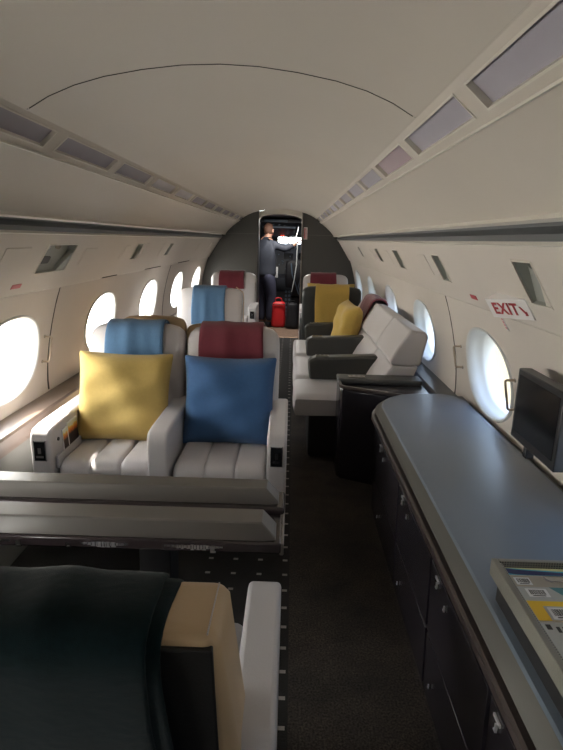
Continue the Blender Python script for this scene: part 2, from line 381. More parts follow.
# side rails: dark channel between upper wall and service panel
tn = 0
def trim(bm, m, label, **k):
    global tn; tn += 1
    return tag(obj('trim_%d' % tn, bm, m, **k), label, 'trim', kind='structure')
trim(JOINT, M['seam'], 'fine dark curved joint across the headliner')
for s, nm in ((-1,'left'),(1,'right')):
    bm = nb()
    P_ = [(.800,1.517),(.842,1.517),(.850,1.500),(.838,1.480),(.846,1.462),(.885,1.462),(.885,1.56),(.80,1.56)]
    loft(bm, [[(s*x,y,z) for x,z in P_] for y in (Y0,Y1)])
    trim(bm, M['rail'], 'long dark grey channel rail above the %s windows' % nm, smooth=20)
    bm = nb(); loft(bm, [[(s*x,y,z) for x,z in ((.782,1.512),(.802,1.505),(.806,1.512),(.806,1.524),(.79,1.528))] for y in (Y0,Y1)])
    trim(bm, M['lip'], 'thin pale lip along the top of the %s rail' % nm, smooth=20)
    bm = nb(); loft(bm, [[(s*x,y,z) for x,z in ((.853,1.452),(.868,1.448),(.874,1.462),(.858,1.464))] for y in (Y0,Y1)])
    trim(bm, M['lip'], 'thin pale lip below the %s rail' % nm, smooth=20)
    bm = nb(); loft(bm, [[(s*x,y,z) for x,z in ((1.034,1.183),(1.030,1.193),(1.042,1.193))] for y in (Y0,Y1)])
    trim(bm, M['lip'], 'thin edge strip under the %s service panel' % nm, smooth=20)
    # strip edging lines
    for (px,pz), wd in (((.597,1.692),'lower'), ((.510,1.769),'upper')):
        bm = nb(); h_ = .003 if wd == 'lower' else .0014; box(bm, s*px-h_, s*px+h_, Y0, Y1, pz-h_, pz+h_)
        trim(bm, M['nickel'] if wd == 'upper' else M['lip'], '%s edge line of the %s ceiling light strip' % (wd, nm))
# side ledges
bm = nb(); loft(bm, [[(-x,y,z) for x,z in ((1.165,.59),(1.050,.578),(1.040,.568),(1.038,.50),(1.165,.50))] for y in (Y0,Y1)])
trim(bm, M['ledge'], 'taupe brown ledge under the left windows', smooth=20)
bm = nb(); loft(bm, [[(-x,y,z) for x,z in ((1.045,.50),(1.03,0),(1.165,0),(1.165,.50))] for y in (Y0,Y1)])
trim(bm, M['side'], 'grey green lower side panel below the left ledge', smooth=20)
bm = nb(); loft(bm, [[(x,y,z) for x,z in ((1.165,.615),(1.060,.605),(1.050,.595),(1.048,.50),(1.165,.50))] for y in (2.9,Y1)])
trim(bm, M['ledged'], 'charcoal ledge under the right windows', smooth=20)
bm = nb(); loft(bm, [[(x,y,z) for x,z in ((1.165,.635),(1.120,.635),(1.115,.60),(1.165,.60))] for y in (Y0,2.9)])
trim(bm, M['ledged'], 'dark seal between the worktop and right wall', smooth=20)
# sidewall panel joints
for s, y, nm in ((-1,2.93,'near left'),(-1,5.68,'far left'),(1,3.03,'near right')):
    bm = nb(); pts = []
    for i in range(13):
        z = .60 + (1.172-.60)*i/12; pts.append((z, .0045 if z > .8 else .0045+.02*(.8-z)))
    rings = [[(s*(fx(z)-.002),y-h,z),(s*(fx(z)-.002),y+h,z),(s*(fx(z)+.01),y+h,z),(s*(fx(z)+.01),y-h,z)] for z,h in pts]
    loft(bm, rings); trim(bm, M['seam'], 'dark vertical joint in the %s window panel' % nm)
# dashes of the crease joint on the left
for k, (ya, yb) in enumerate(((3.55,3.85),(4.6,5.15),(5.95,6.6))):
    bm = nb(); box(bm, -1.041, -1.032, ya, yb, 1.180, 1.187); trim(bm, M['seam'], 'dark gap %s along the left crease' % ('near the camera','in the middle','at the far end')[k])

# ------------------------------------------------------------------ front bulkhead and rear wall
sec_r = [(1.05,0),(1.12,.40),(1.15,.57)]+WIN[1:]+[PB,PT,(.80,1.517)]+VAL+[ST0,ST1]+CEIL[:-1]
DX0, DX1 = -.305, .325
bm = nb()
for s, dx in ((-1,DX0),(1,DX1)):
    pts = [(dx,0)] + [(s*x,z) for x,z in sec_r if s*x*s > abs(dx)-1e-6] + [(dx, 1.850)]
    prism(bm, pts, Y1-.02, Y1+.03, 'y')
for s, dx in ((-1,DX0),(1,DX1)):  # unseen second plate, added to block light leaks at the bulkhead edge
    prism(bm, [(dx,0),(s*1.2,0),(s*1.2,1.178)]+[(s*x,z) for x,z in OUT[1:-2]]+[(dx,1.93)], Y1+.031, Y1+.06, 'y')
bulk = tag(obj('wall_front', bm, M['bulk'], smooth=0), 'charcoal bulkhead with a central doorway', 'wall', kind='structure')
# header over the doorway
bm = nb(); prism(bm, [(DX0,1.745)]+[(DX0,1.845)]+[(-x,z) for x,z in CEIL if x<.30]+[(x,z) for x,z in CEIL[::-1] if 0<x<.32]+[(DX1,1.845)]+[(DX1,1.755)]+[(.26,1.785),(.2,1.800),(.1,1.815),(0,1.819),(-.1,1.815),(-.2,1.798),(-.26,1.780)], Y1-.012, Y1+.22, 'y')
trim(bm, M['lip'], 'cream arched header above the cockpit doorway', smooth=0)
for x in (DX0-.012, DX1):
    bm = nb(); box(bm, x, x+.014, Y1-.03, Y1+.25, 0, 1.835); trim(bm, M['nickel'] if x > 0 else M['bezel'], 'metal door jamb on the %s of the doorway' % ('right' if x > 0 else 'left'))
for s, dx in ((-1,DX0-.02),(1,DX1+.02)):
    bm = nb(); xx = sorted((s*.795, dx)); box(bm, xx[0], xx[1], Y1-.024, Y1-.018, 1.526, 1.530); trim(bm, M['bulkline'], 'fine horizontal line on the %s bulkhead' % ('left' if s < 0 else 'right'))
bm = nb(); prism(bm, [(-1.05,0)]+[(-x,z) for x,z in sec_r[1:]]+[(x,z) for x,z in sec_r[::-1]], Y0-.03, Y0, 'y')
tag(obj('wall_rear', bm, M['wall'], smooth=0), 'cream rear wall behind the camera', 'wall', kind='structure')

# ------------------------------------------------------------------ ceiling light panels
def basis(Xa, Ya, Za, loc):
    m = Matrix((Xa, Ya, Za)).transposed().to_4x4(); m.translation = loc; return m
for s, nm in ((-1,'left'),(1,'right')):
    A = Vector((s*ST0[0],0,ST0[1])); B = Vector((s*ST1[0],0,ST1[1])); e_ = (B-A); L = e_.length; e_.normalize()
    nin = e_.cross(Vector((0,1,0)));  nin = nin if nin.z < 0 else -nin
    k = 0
    for y in LP:
        vis = y >= (1.2 if s < 0 else .6)
        c = A + e_*L*.5 + Vector((0,y+LL/2,0))
        word = ORD[k] if vis and k < 13 else None
        if vis: k += 1
        tone = 'lavender grey'
        lm = M['lens']
        if s < 0 and k in (4,5): lm = M['lensw']; tone = 'pale'
        if s > 0 and k == 3: lm = M['lensp']; tone = 'mauve'
        lab = ('%s ceiling light panel, %s from the camera in the %s strip' % (tone, word, nm)) if word else 'ceiling light panel behind the camera, outside the view'
        if not vis and y < -.2: continue
        t = empty('ceiling_light_panel', c, label=lab, cat='light', group='ceiling light panels in the %s strip' % nm)
        t.matrix_world = basis(Vector((0,1,0)), e_, Vector((0,1,0)).cross(e_), c)
        zz = 1 if Vector((0,1,0)).cross(e_).dot(nin) > 0 else -1
        hx, hy = LL/2, L*.295
        bm = nb(); a_, b_ = sorted((zz*-.012, zz*-.016)); box(bm, -hx-.004, hx+.004, -hy-.004, hy+.004, a_, b_); obj('lens', bm, lm, t, bevel=.001)
        bm = nb(); a_, b_ = sorted((zz*-.018, zz*.002))
        for q in ((-hx-.005,hx+.005,-hy-.005,-hy),(-hx-.005,hx+.005,hy,hy+.005),(-hx-.005,-hx,-hy,hy),(hx,hx+.005,-hy,hy)): box(bm, *q, a_, b_)
        obj('frame', bm, M['frame'], t)

# ------------------------------------------------------------------ service units in the slanted panel
def psu_frame(s, y, v, name, label, cat, group=None):
    A = Vector((s*PB[0],0,PB[1])); B = Vector((s*PT[0],0,PT[1])); e_ = (B-A); L = e_.length; e_.normalize()
    t = empty(name, (0,0,0), label=label, cat=cat, group=group)
    n_ = Vector((0,-s,0)).cross(e_)             # points into the cabin
    # local x runs towards the viewer's right, y up the slope, z into the cabin
    X = Vector((0,-s,0)); Zv = X.cross(e_)
    if Zv.z > 0: Zv = -Zv; X = -X
    t.matrix_world = basis(X, e_, Zv, A+e_*L*v+Vector((0,y,0)))
    return t, L
LB = {-1: ['large recessed reading light unit high on the left wall, nearest the camera','small recessed reading light unit on the left wall above the second window','small recessed reading light unit on the left wall, farthest one open'],
       1: ['large recessed reading light unit on the right wall above the exit sign','recessed reading light unit on the right wall, second from the camera','recessed reading light unit on the right wall, third from the camera','recessed reading light unit on the right wall, fourth from the camera','small far recessed reading light unit on the right wall']}
for s in (-1,1):
    for i, (a_, b_, c_, d_) in enumerate(UNITS[s]):
        t, L = psu_frame(s, (a_+b_)/2, (c_+d_)/2, 'reading_light_unit', LB[s][i], 'reading light', 'reading light units along the cabin')
        hx, hy = (b_-a_)/2, (d_-c_)*L/2; dp = .045
        bm = nb()   # recess tray: sloping back plate and four sides
        v = [bm.verts.new(p) for p in ((-hx,-hy,0),(hx,-hy,0),(hx,hy,0),(-hx,hy,0),(-hx,-hy,-dp*.35),(hx,-hy,-dp*.35),(hx,hy,-dp),(-hx,hy,-dp))]
        for f in ((4,5,6,7),(0,1,5,4),(1,2,6,5),(2,3,7,6),(3,0,4,7)): bm.faces.new([v[q] for q in f])
        obj('recess', bm, M['psurec'], t, smooth=0)
        bm = nb(); w_ = .006
        for q in ((-hx-w_,hx+w_,-hy-w_,-hy),(-hx-w_,hx+w_,hy,hy+w_),(-hx-w_,-hx,-hy,hy),(hx,hx+w_,-hy,hy)): box(bm, *q, -.004, .003)
        obj('bezel', bm, M['frame'], t, bevel=.001)
        bm = nb(); bmesh.ops.create_uvsphere(bm, u_segments=14, v_segments=8, radius=min(.016,hx*.4), matrix=Matrix.Translation((hx*.15,hy*.62,-dp*.75)))
        obj('air_nozzle', bm, M['nickel'], t)
        bm = nb(); bmesh.ops.create_cone(bm, cap_ends=True, segments=16, radius1=min(.013,hx*.35), radius2=min(.016,hx*.4), depth=.012, matrix=Matrix.Translation((-hx*.45,hy*.62,-dp*.8)))
        l_ = obj('lamp', bm, M['chrome'], t)
        if s < 0 and i == 0:
            bm = nb(); prism(bm, rrect(-hx*.62,-hx*.12,-hy*.55,-hy*.05,.008), -dp*.6, -dp*.45, 'z'); obj('speaker_grille', bm, M['bezel'], t)
        bm = nb()
        prism(bm, [(hx*.35,-hy),(hx,-hy),(hx,hy*.45)], -dp*.45, -.002, 'z'); obj('reflector', bm, M['frame'] if s > 0 else M['psurec'], t, smooth=0)
# closed blank covers
CV = [(-1,2.12,2.33,.35,.77),(-1,2.97,3.15,.38,.72),(-1,3.68,3.78,.40,.76),(-1,4.17,4.26,.36,.80),(-1,4.75,4.85,.36,.80),(-1,6.60,6.72,.42,.80),(-1,7.55,7.75,.3,.78),
      (1,2.98,3.18,.36,.76),(1,4.15,4.32,.38,.76),(1,5.1,5.3,.38,.76)]
CVL = ['blank oxygen cover left of the large left reading light unit','blank cover right of the large left reading light unit','narrow blank cover on the left wall before the second reading light','narrow blank cover on the left wall after the second reading light','narrow blank cover on the left wall before the far reading light','small blank cover near the far end of the left wall','last blank cover on the left wall beside the bulkhead',
      'blank cover on the right wall beyond the second reading light','blank cover on the right wall beyond the third reading light','blank cover on the right wall beyond the fourth reading light']
for (s,a_,b_,c_,d_), lab in zip(CV, CVL):
    t, L = psu_frame(s, (a_+b_)/2, (c_+d_)/2, 'oxygen_cover', lab, 'panel cover', 'blank covers in the service panels')
    hx, hy = (b_-a_)/2, (d_-c_)*L/2
    bm = nb(); prism(bm, rrect(-hx,hx,-hy,hy,.008), .0002, .0030, 'z'); obj('cover_plate', bm, M['wall'], t, bevel=.001)
# red placards
for s, y, v, lab in ((-1,2.375,.13,'small pink rectangular placard below the large left reading light'),(1,2.43,.13,'small red rectangular placard on the right wall beside the exit sign')):
    t, L = psu_frame(s, y, v, 'placard', lab, 'placard')
    bm = nb(); box(bm, -.042,.042,-.011,.011,.0003,.0018); obj('plate', bm, M['placp'] if s < 0 else M['placr'], t)
# EXIT sign wedge
t, L = psu_frame(1, 1.945, .205, 'exit_sign', 'white wedge sign with red EXIT lettering on the right wall', 'sign')
hx, hy, lf = .132, .040, .050
bm = nb(); v = [bm.verts.new(p) for p in ((-hx,-hy,0),(hx,-hy,0),(hx,hy,0),(-hx,hy,0),(-hx,-hy,lf),(-hx,hy,lf),(hx,-hy,.004),(hx,hy,.004))]
for f in ((0,1,2,3),(4,6,7,5),(0,4,5,3),(3,5,7,2),(0,1,6,4),(1,2,7,6)): bm.faces.new([v[i] for i in f])
obj('housing', bm, M['placw'], t, smooth=0, bevel=.001)
ang = math.atan2(lf-.004, 2*hx)
fc = empty('lettering', (0,0,0)); bpy.data.objects.remove(fc)
zc = lf/2+.0035
txt = text_mesh('EXIT', .066, M['placr'], t, 'lettering', (-.014,0,zc+.0035), (0,ang,0))
txt.scale = (1.14,1,1)
bm = nb(); prism(bm, [(.076,.012),(.086,.014),(.108,-.008),(.114,-.004),(.114,-.022),(.096,-.022),(.101,-.016)], 0, .0008, 'z')
ar = obj('arrow', bm, M['placr'], t, smooth=0); ar.rotation_euler = (0,ang,0); ar.location = (0,0,zc-.0005)
bm = nb()
for k in range(4): box(bm, -hx+.002, -hx+.016, -.055-.013*k-.009, -.055-.013*k-.002, .030, .0305); box(bm, -hx+.004+.004*(k%2), -hx+.008+.004*(k%2), -.055-.013*k-.011, -.055-.013*k, .030, .0306)
obj('pink_print', bm, M['placp'], t, smooth=0)
bm = nb(); box(bm, -hx-.001, -hx+.022, -.112, -.038, .028, .0298); obj('tab', bm, M['placw'], t)
# door placard on the bulkhead
t = empty('bulkhead_placard', (.381, Y1-.022, 1.55), label='narrow white and red upright placard on the right bulkhead', cat='placard')
bm = nb(); box(bm, -.026,.026,-.003,0,-.085,.085); obj('plate', bm, M['placw'], t)
bm = nb(); box(bm, -.020,-.003,-.0045,-.003,-.075,.075)
for k in range(9): box(bm, .004,.018,-.0045,-.003,-.072+k*.0165,-.063+k*.0165)
obj('red_print', bm, M['placr'], t)

# wall grab handles
for s, y, z0, z1, lab in ((-1,2.86,.775,.915,'small metal loop handle on the left wall beside the panel joint'),(1,2.90,.80,.915,'small metal loop handle on the right wall beyond the near window'),(1,2.165,.79,.915,'bronze loop handle on the right wall beside the dark screen')):
    t = empty('wall_handle', (s*fx((z0+z1)/2), y, (z0+z1)/2), label=lab, cat='handle'); hz = (z1-z0)/2
    p = []
    a0, a1 = s*(fx(z0)-fx((z0+z1)/2)), s*(fx(z1)-fx((z0+z1)/2))
    pr = .040
    p = [(a0,0,-hz),(a0-s*pr*.7,0,-hz)]+[(a0-s*(pr-.008+.008*math.sin(R(q))),0,-hz+.008-.008*math.cos(R(q))) for q in (30,60,90)]
    p += [(a1-s*(pr-.008+.008*math.cos(R(q))),0,hz-.008+.008*math.sin(R(q))) for q in (0,30,60,90)]+[(a1,0,hz)]
    bm = nb(); tube(bm, p, .0055, 8); obj('grip', bm, M['bronze'], t)
    for zz, ax in ((-hz,a0),(hz,a1)):
        bm = nb(); bmesh.ops.create_cone(bm, cap_ends=True, segments=12, radius1=.009, radius2=.009, depth=.004, matrix=Matrix.Translation((ax-s*.001,0,zz)) @ Matrix.Rotation(PI/2,4,'Y'))
        obj('mount', bm, M['nickel'], t)

# ------------------------------------------------------------------ seats
def cushion_bm(w, d, z0, z1, ch=3, rf=.05):
    """padded seat: channels run front to back, rounded front; front at y=-d/2"""
    bm = nb(); nx = ch*14; rings = []
    xs = [-w/2 + w*i/nx for i in range(nx+1)]
    prof = [(-d/2+.008, z0), (-d/2-.002, z0+.03), (-d/2, z1-rf)] + [(-d/2+rf-rf*math.cos(R(q)), z1-rf+rf*math.sin(R(q))) for q in (25,50,75)] + [(-d/2+rf+.03, z1), (0, z1-.004), (d/2, z1-.012)]
    for x in xs:
        u = (x+w/2)/w*ch; f = u-math.floor(u+1e-9); f = 0 if f > .999 else f
        pad = -(.012)*math.exp(-(min(f,1-f)/.05)**2) + .006*math.sin(PI*f)
        edge = abs(x)/(w/2); dr = -.012*max(0,(edge-.9)/.1)**2
        top = [(x, y-pad*(.8 if i < 4 else 0), z+(pad+dr)*(1 if i > 3 else .3)) for i,(y,z) in enumerate(prof)]
        rings.append(top+[(x,d/2,z0)])
    loft(bm, rings); return bm
def back_rings(w, z0, z1, yb, yt, th, r=.09, bulge=.02, n=14):
    """reclined rounded backrest lofted bottom to top; front face at yb (bottom) to yt (top)"""
    rings = []
    for i in range(n+1):
        t = i/n; z = z0+(z1-z0)*t
        k = max(0, (z-(z1-r))/r); hw = w/2 - (1-math.sqrt(max(0,1-min(1,k)**2*.96)))*r*1.0
        thk = th*(1-.50*max(0,(t-.8)/.2)**3)
        yf = yb+(yt-yb)*t - bulge*math.sin(PI*min(1,t*1.1)) + th*.22*max(0,(t-.85)/.15)**2
        rr = .035; hw0 = hw
        pts = [(hw0-rr,yf),(hw0-.012,yf+.010),(hw0,yf+.035),(hw0,yf+thk-.035),(hw0-.012,yf+thk-.01),(hw0-rr,yf+thk),(-hw0+rr,yf+thk),(-hw0+.012,yf+thk-.01),(-hw0,yf+thk-.035),(-hw0,yf+.035),(-hw0+.012,yf+.010),(-hw0+rr,yf)]
        pts += [(-hw0*.5,yf-.004),(0,yf-.006),(hw0*.5,yf-.004)]
        rings.append([(x,y,z) for x,y in pts])
    return rings
def backrest(root, w, z0, z1, yb, yt, th, m, name='backrest', r=.09):
    bm = nb(); loft(bm, back_rings(w,z0,z1,yb,yt,th,r)); return obj(name, bm, m, root, smooth=60, sub=1)
def arm_part(root, x0, x1, yf, yr, ztop, m, zb=.14, control=True, cm=None):
    """arm slab; front yf (negative), rear yr"""
    bm = nb()
    prof = [(yf+.05,zb),(yf+.005,zb+.20),(yf,ztop-.06)]+[(yf+.035-.035*math.cos(R(q)), ztop-.06+.055*math.sin(R(q))) for q in (30,60,90)]+[(yf+.10,ztop),(yr-.03,ztop),(yr,ztop-.03),(yr,zb)]
    prism(bm, prof, x0, x1, 'x'); a = obj('armrest', bm, m, root, bevel=.012, seg=3)
    if control:
        xm = (x0+x1)/2; hw = min(.024, (x1-x0)*.28)
        bm = nb(); box(bm, xm-hw, xm+hw, yf-.004, yf+.004, ztop-.145, ztop-.058); cp = obj('control_panel', bm, M['blackg'], a, bevel=.002)
        bm = nb(); h_ = .003
        X0,X1,Za,Zb = xm-hw-h_,xm+hw+h_,ztop-.148,ztop-.055
        for q in ((X0,X1,Za,Za+h_),(X0,X1,Zb-h_,Zb),(X0,X0+h_,Za,Zb),(X1-h_,X1,Za,Zb)): box(bm, q[0],q[1],yf-.006,yf+.002,q[2],q[3])
        box(bm, xm-hw*.7, xm+hw*.7, yf-.009, yf-.003, ztop-.132, ztop-.122); box(bm, xm-hw*.3, xm+hw*.3, yf-.009, yf-.003, ztop-.112, ztop-.085)
        obj('latch', bm, M['chrome'], a)
    return a
def seat(name, label, loc, rz, cw, bw, arms, aw=.095, m=None, ma=None, mb=None, ztop=1.0, yb=.15, yt=.25, th=.15, af=-.31, ar=.24, cf=-.34, group=None, rear=None, zarm=.62, control=True, cz=.455, r=.075, ctl=None, backfn=None):
    """seat faces local -y; cw cushion width, bw back width, arms: list of (x0,x1)"""
    m = m or M['leather']; ma = ma or m; mb = mb or m
    t = empty(name, loc, rz, label, 'seat', group)
    bm = nb(); prism(bm, [(cf+.10,.0),(.20,.0),(.24,.12),(.24,.30),(cf+.03,.30),(cf+.06,.12)], -cw*.40, cw*.40, 'x'); obj('base', bm, M['base'], t, bevel=.01)
    d = yb+.02-cf; bm = cushion_bm(cw-.008, d, .295, cz); bmesh.ops.translate(bm, verts=bm.verts[:], vec=(0,(cf+yb+.02)/2,0)); obj('seat_cushion', bm, m, t, smooth=50)
    if backfn: backfn(t)
    else: backrest(t, bw, .30, ztop, yb-.03, yt, th, mb, r=r)
    if rear: rear(t)
    for i_, (x0,x1) in enumerate(arms): arm_part(t, x0, x1, af, ar, zarm, ma, control=control and (ctl is None or i_ in ctl))
    return t

def pillow(name, label, loc, rot, w, h, th, m, group=None, seed=0):
    bm = nb(); n = 18; rs = random.Random(seed); ph = rs.random()*6
    def shape(u, v, s):
        # corners stretched into ears, sides pulled in
        x = u*w/2*(1-.07*(1-v*v)*abs(u)**2); y = v*h/2*(1-.06*(1-u*u)*abs(v)**2)
        k = max(0,(1-u**4))**.55*max(0,(1-v**4))**.55
        wr = .010*math.sin(5*u+3*v+ph)*k + .006*math.sin(9*v-4*u+ph*2)*k
        return (x, y, s*(th/2*k+.003) + wr*(1 if s > 0 else .4))
    F = [[bm.verts.new(shape(-1+2*i/n,-1+2*j/n,1)) for i in range(n+1)] for j in range(n+1)]
    B = [[bm.verts.new(shape(-1+2*i/n,-1+2*j/n,-1)) for i in range(n+1)] for j in range(n+1)]
    for j in range(n):
        for i in range(n):
            bm.faces.new((F[j][i],F[j][i+1],F[j+1][i+1],F[j+1][i])); bm.faces.new((B[j][i],B[j+1][i],B[j+1][i+1],B[j][i+1]))
    per = [(0,i) for i in range(n)]+[(i,n) for i in range(n)]+[(n,n-i) for i in range(n)]+[(n-i,0) for i in range(n)]
    for k in range(len(per)):
        a, b = per[k], per[(k+1)%len(per)]; bm.faces.new((F[a[0]][a[1]],B[a[0]][a[1]],B[b[0]][b[1]],F[b[0]][b[1]]))
    o = obj(name, bm, m, smooth=70, sub=1); o.location = loc; o.rotation_euler = rot
    return tag(o, label, 'pillow', group)

def drape(name, label, path, xs, m, th=.012, group=None, rx=0, loc=(0,0,0), rz=0, wob=.004, fray=0, cat='blanket', shear=0):
    """cloth strip following path [(y,z)] over a seat back, between xs; wob gives soft folds"""
    P_ = [Vector((0,a,b)) for a,b in path]; fine = []
    for a, b in zip(P_, P_[1:]):
        k = max(1, int((b-a).length/.02))
        for q in range(k): fine.append(a.lerp(b, q/k))
    fine.append(P_[-1])
    for _ in range(3): fine = [fine[0]]+[(fine[i-1]+fine[i]*2+fine[i+1])/4 for i in range(1,len(fine)-1)]+[fine[-1]]
    nx = 16; bm = nb(); rows = []
    for i, p in enumerate(fine):
        row = []
        nrm = (fine[min(i+1,len(fine)-1)]-fine[max(i-1,0)]).cross(Vector((1,0,0))).normalized()
        t = i/(len(fine)-1)
        for j in range(nx+1):
            u = j/nx; x = xs[0]+(xs[1]-xs[0])*u + shear*t*(1-u) + .004*math.sin(t*9+u*2)*(1 if u > .5 else -1)
            off = wob*(math.sin(u*11+t*2)+.6*math.sin(u*23+1+t*4))*min(1,.3+abs(t-.5)*2)
            row.append(bm.verts.new(Vector((x,0,0))+p+nrm*off))
        rows.append(row)
    for a, b in zip(rows, rows[1:]):
        for j in range(nx): bm.faces.new((a[j],a[j+1],b[j+1],b[j]))
    o = obj(name, bm, m, smooth=80); o.location = loc; o.rotation_euler = (0,0,rz)
    sd = o.modifiers.new('solid','SOLIDIFY'); sd.thickness = th; sd.offset = 0
    bv = o.modifiers.new('bevel','BEVEL'); bv.width = th*.4; bv.segments = 2; bv.limit_method = 'ANGLE'; bv.angle_limit = R(60)
    return tag(o, label, cat, group)
def over_back(yt, yb, z0, z1, th, zf, zr, gap=.014):
    """path over a seat back: front hem zf up over z1 and down to rear hem zr; local seat coordinates (front is -y)"""
    fy = lambda z: yb+(yt-yb)*(z-z0)/(z1-z0) - .02*math.sin(PI*min(1,(z-z0)/(z1-z0)*1.1)) - gap - .008
    return [(fy(zf),zf),(fy(z1-.10),z1-.10),(fy(z1-.03)+.012,z1-.03),(yt+.030,z1+gap),(yt+th*.55,z1+gap),(yt+th*.85,z1-.02),(yt+th+gap,z1-.07),(yt+th+gap-.02,zr)]

G1 = 'reclining cabin seats'
# near pair facing the camera
sA = seat('cabin_seat', 'pale leather seat by the left wall with yellow pillow and blue cloth', (-.625,2.60,0), 0, .42, .520, [(-.312,-.222),(.205,.298)], af=-.375, ctl=(0,), group=G1)
sB = seat('cabin_seat', 'pale leather aisle seat with blue pillow and burgundy cloth over its back', (-.105,2.60,0), 0, .43, .500, [(.215,.303)], af=-.36, group=G1)
# seats back to back behind them
seat('cabin_seat', 'tan leather seat back rising behind the yellow pillow seat', (-.607,3.47,0), PI, .36, .385, [], m=M['tan'], ztop=1.005, th=.12, r=.02, group=G1)
seat('cabin_seat', 'low tan leather seat back peeking between the two near seat tops', (-.16,3.47,0), PI, .36, .51, [], m=M['tan'], ztop=.968, th=.12, r=.02, group=G1)
# farther seats facing the camera on the left
def pip(t):
    bm = nb(); rg = back_rings(.62,.30,1.0,.12,.25,.15,.09); tube(bm, [(r_[3][0]+.002,r_[3][1]+.02,r_[3][2]) for r_ in rg[2:]], .005, 6); obj('piping', bm, M['tan'], t)
seat('cabin_seat', 'pale leather seat with a blue cloth, middle of the left row', (-.572,4.90,0), 0, .46, .62, [(-.335,-.24),(.24,.335)], rear=pip, group=G1)
seat('cabin_seat', 'far left pale leather seat with burgundy cloth before the bulkhead', (-.585,7.15,0), 0, .46, .61, [(-.345,-.24),(.24,.345)], ztop=1.02, group=G1)
seat('cabin_seat', 'far right pale leather seat with burgundy cloth before the bulkhead', (.655,7.15,0), 0, .46, .61, [(-.345,-.24),(.24,.345)], ztop=1.02, group=G1)
# dark seat facing forward
seat('cabin_seat', 'dark grey seat seen from behind with a yellow cloth over it', (.645,6.32,0), PI, .46, .65, [(-.34,-.25),(.25,.34)], m=M['dark'], ztop=.975, th=.14, zarm=.60, r=.05, group=G1)
# foreground seat seen from behind
FL = (-.11,1.09,0)
def fg_back(t):
    # boxy tan back: rounded plan lofted upward, top sloping to the front, black panel let into the rear
    def yr(z): return .450-(.925-z)*.25      # rear surface (local, front is -y)
    def ring(z, ins=0, tilt=0):
        hw = .222-ins + .045*max(0,(.87-z)/.5); ya = .285-(.90-z)*.20+ins; yb_ = yr(z)-ins
        return [(x, y, z+tilt*((y-.34)/.12)) for x,y in rrect(-hw, hw, ya, yb_, .022, 4)]
    bm = nb(); loft(bm, [ring(.30), ring(.6), ring(.80), ring(.874,0,.004), ring(.888,.006,.006), ring(.895,.016,.007)])
    obj('backrest', bm, M['tan'], t, smooth=50, bevel=.003)
    w2 = .212; bm = nb()
    loft(bm, [[(-w2,yr(z)-.01,z),(w2,yr(z)-.01,z),(w2,yr(z)+.005,z),(-w2,yr(z)+.005,z)] for z in (.32,.6,.8,.884)])
    obj('rear_panel', bm, M['black'], t, smooth=40, bevel=.003)
    bm = nb()
    for k in range(30):
        y = .300+k*.0044; z = .893+.010*(y-.29)/.15; box(bm, -.2045,-.2025, y, y+.0028, z-.003, z+.001)
    obj('stitching', bm, M['leather'], t)
seat('cabin_seat', 'nearest seat seen from behind, tan and black back under a dark fleece', FL, PI, .43, .470, [(-.305,-.222),(.222,.305)], m=M['leather2'], mb=M['tan'], ztop=.885, yb=.12, yt=.25, th=.175, af=-.135, ar=.36, cf=-.18, zarm=.62, control=False, backfn=fg_back, group=G1)

# seat A arm details: magazine pocket, button
t = empty('magazine_pocket', (-.826,2.42,.40)); t.parent = sA; t.location = (-.826+.625,2.42-2.60,.40)
tag(t)
bpy.data.objects.remove(t)
bm = nb(); box(bm, -.220,-.206,-.335,-.06,.42,.480); obj('magazine_pocket', bm, M['leather2'], sA, bevel=.002)
bm = nb(); bmesh.ops.create_cone(bm, cap_ends=True, segments=14, radius1=.009, radius2=.008, depth=.006, matrix=Matrix.Translation((-.220,-.290,.545)) @ Matrix.Rotation(PI/2,4,'Y')); obj('seat_button', bm, M['bezel'], sA)
for (y0,y1,z0,z1,lab) in ((2.345,2.40,.452,.575,'narrow brochure with orange sunset cover, nearer one beside the yellow pillow'),(2.405,2.52,.452,.588,'larger magazine with orange sunset cover tucked beside the yellow pillow')):
    t = empty('magazine', (-.836,(y0+y1)/2,z0), label=lab, cat='magazine', group='magazines beside the left arm'); h = (y1-y0)/2
    t.rotation_euler = (0, R(-3), 0)
    bm = nb(); box(bm, -.004,.0015,-h,h,0,z1-z0); obj('pages', bm, M['paper'], t)
    bm = nb(); box(bm, .0015,.0027,-h+.004,h-.004,0,z1-z0-.006); obj('cover', bm, M['sunset'], t)

# pillows
pillow('throw_pillow', 'yellow square pillow standing on the left near seat', (-.635,2.625,.660), (R(72),R(1),R(1)), .485, .46, .15, M['yellow'], seed=1)
pillow('throw_pillow', 'deep blue square pillow on the near aisle seat', (-.100,2.625,.655), (R(74),0,R(-1)), .475, .455, .16, M['blue'], seed=4)
pillow('throw_pillow', 'yellow pillow leaning on the far sofa place below the burgundy cloth', (.725,5.08,.675), (R(76),R(4),R(-80)), .42, .46, .20, M['yellow2'], seed=9)
pillow('throw_pillow', 'yellow pillow showing just above the dark grey seat back', (.64,6.165,.785), (R(97),0,0), .54, .42, .12, M['yellow'], seed=12)

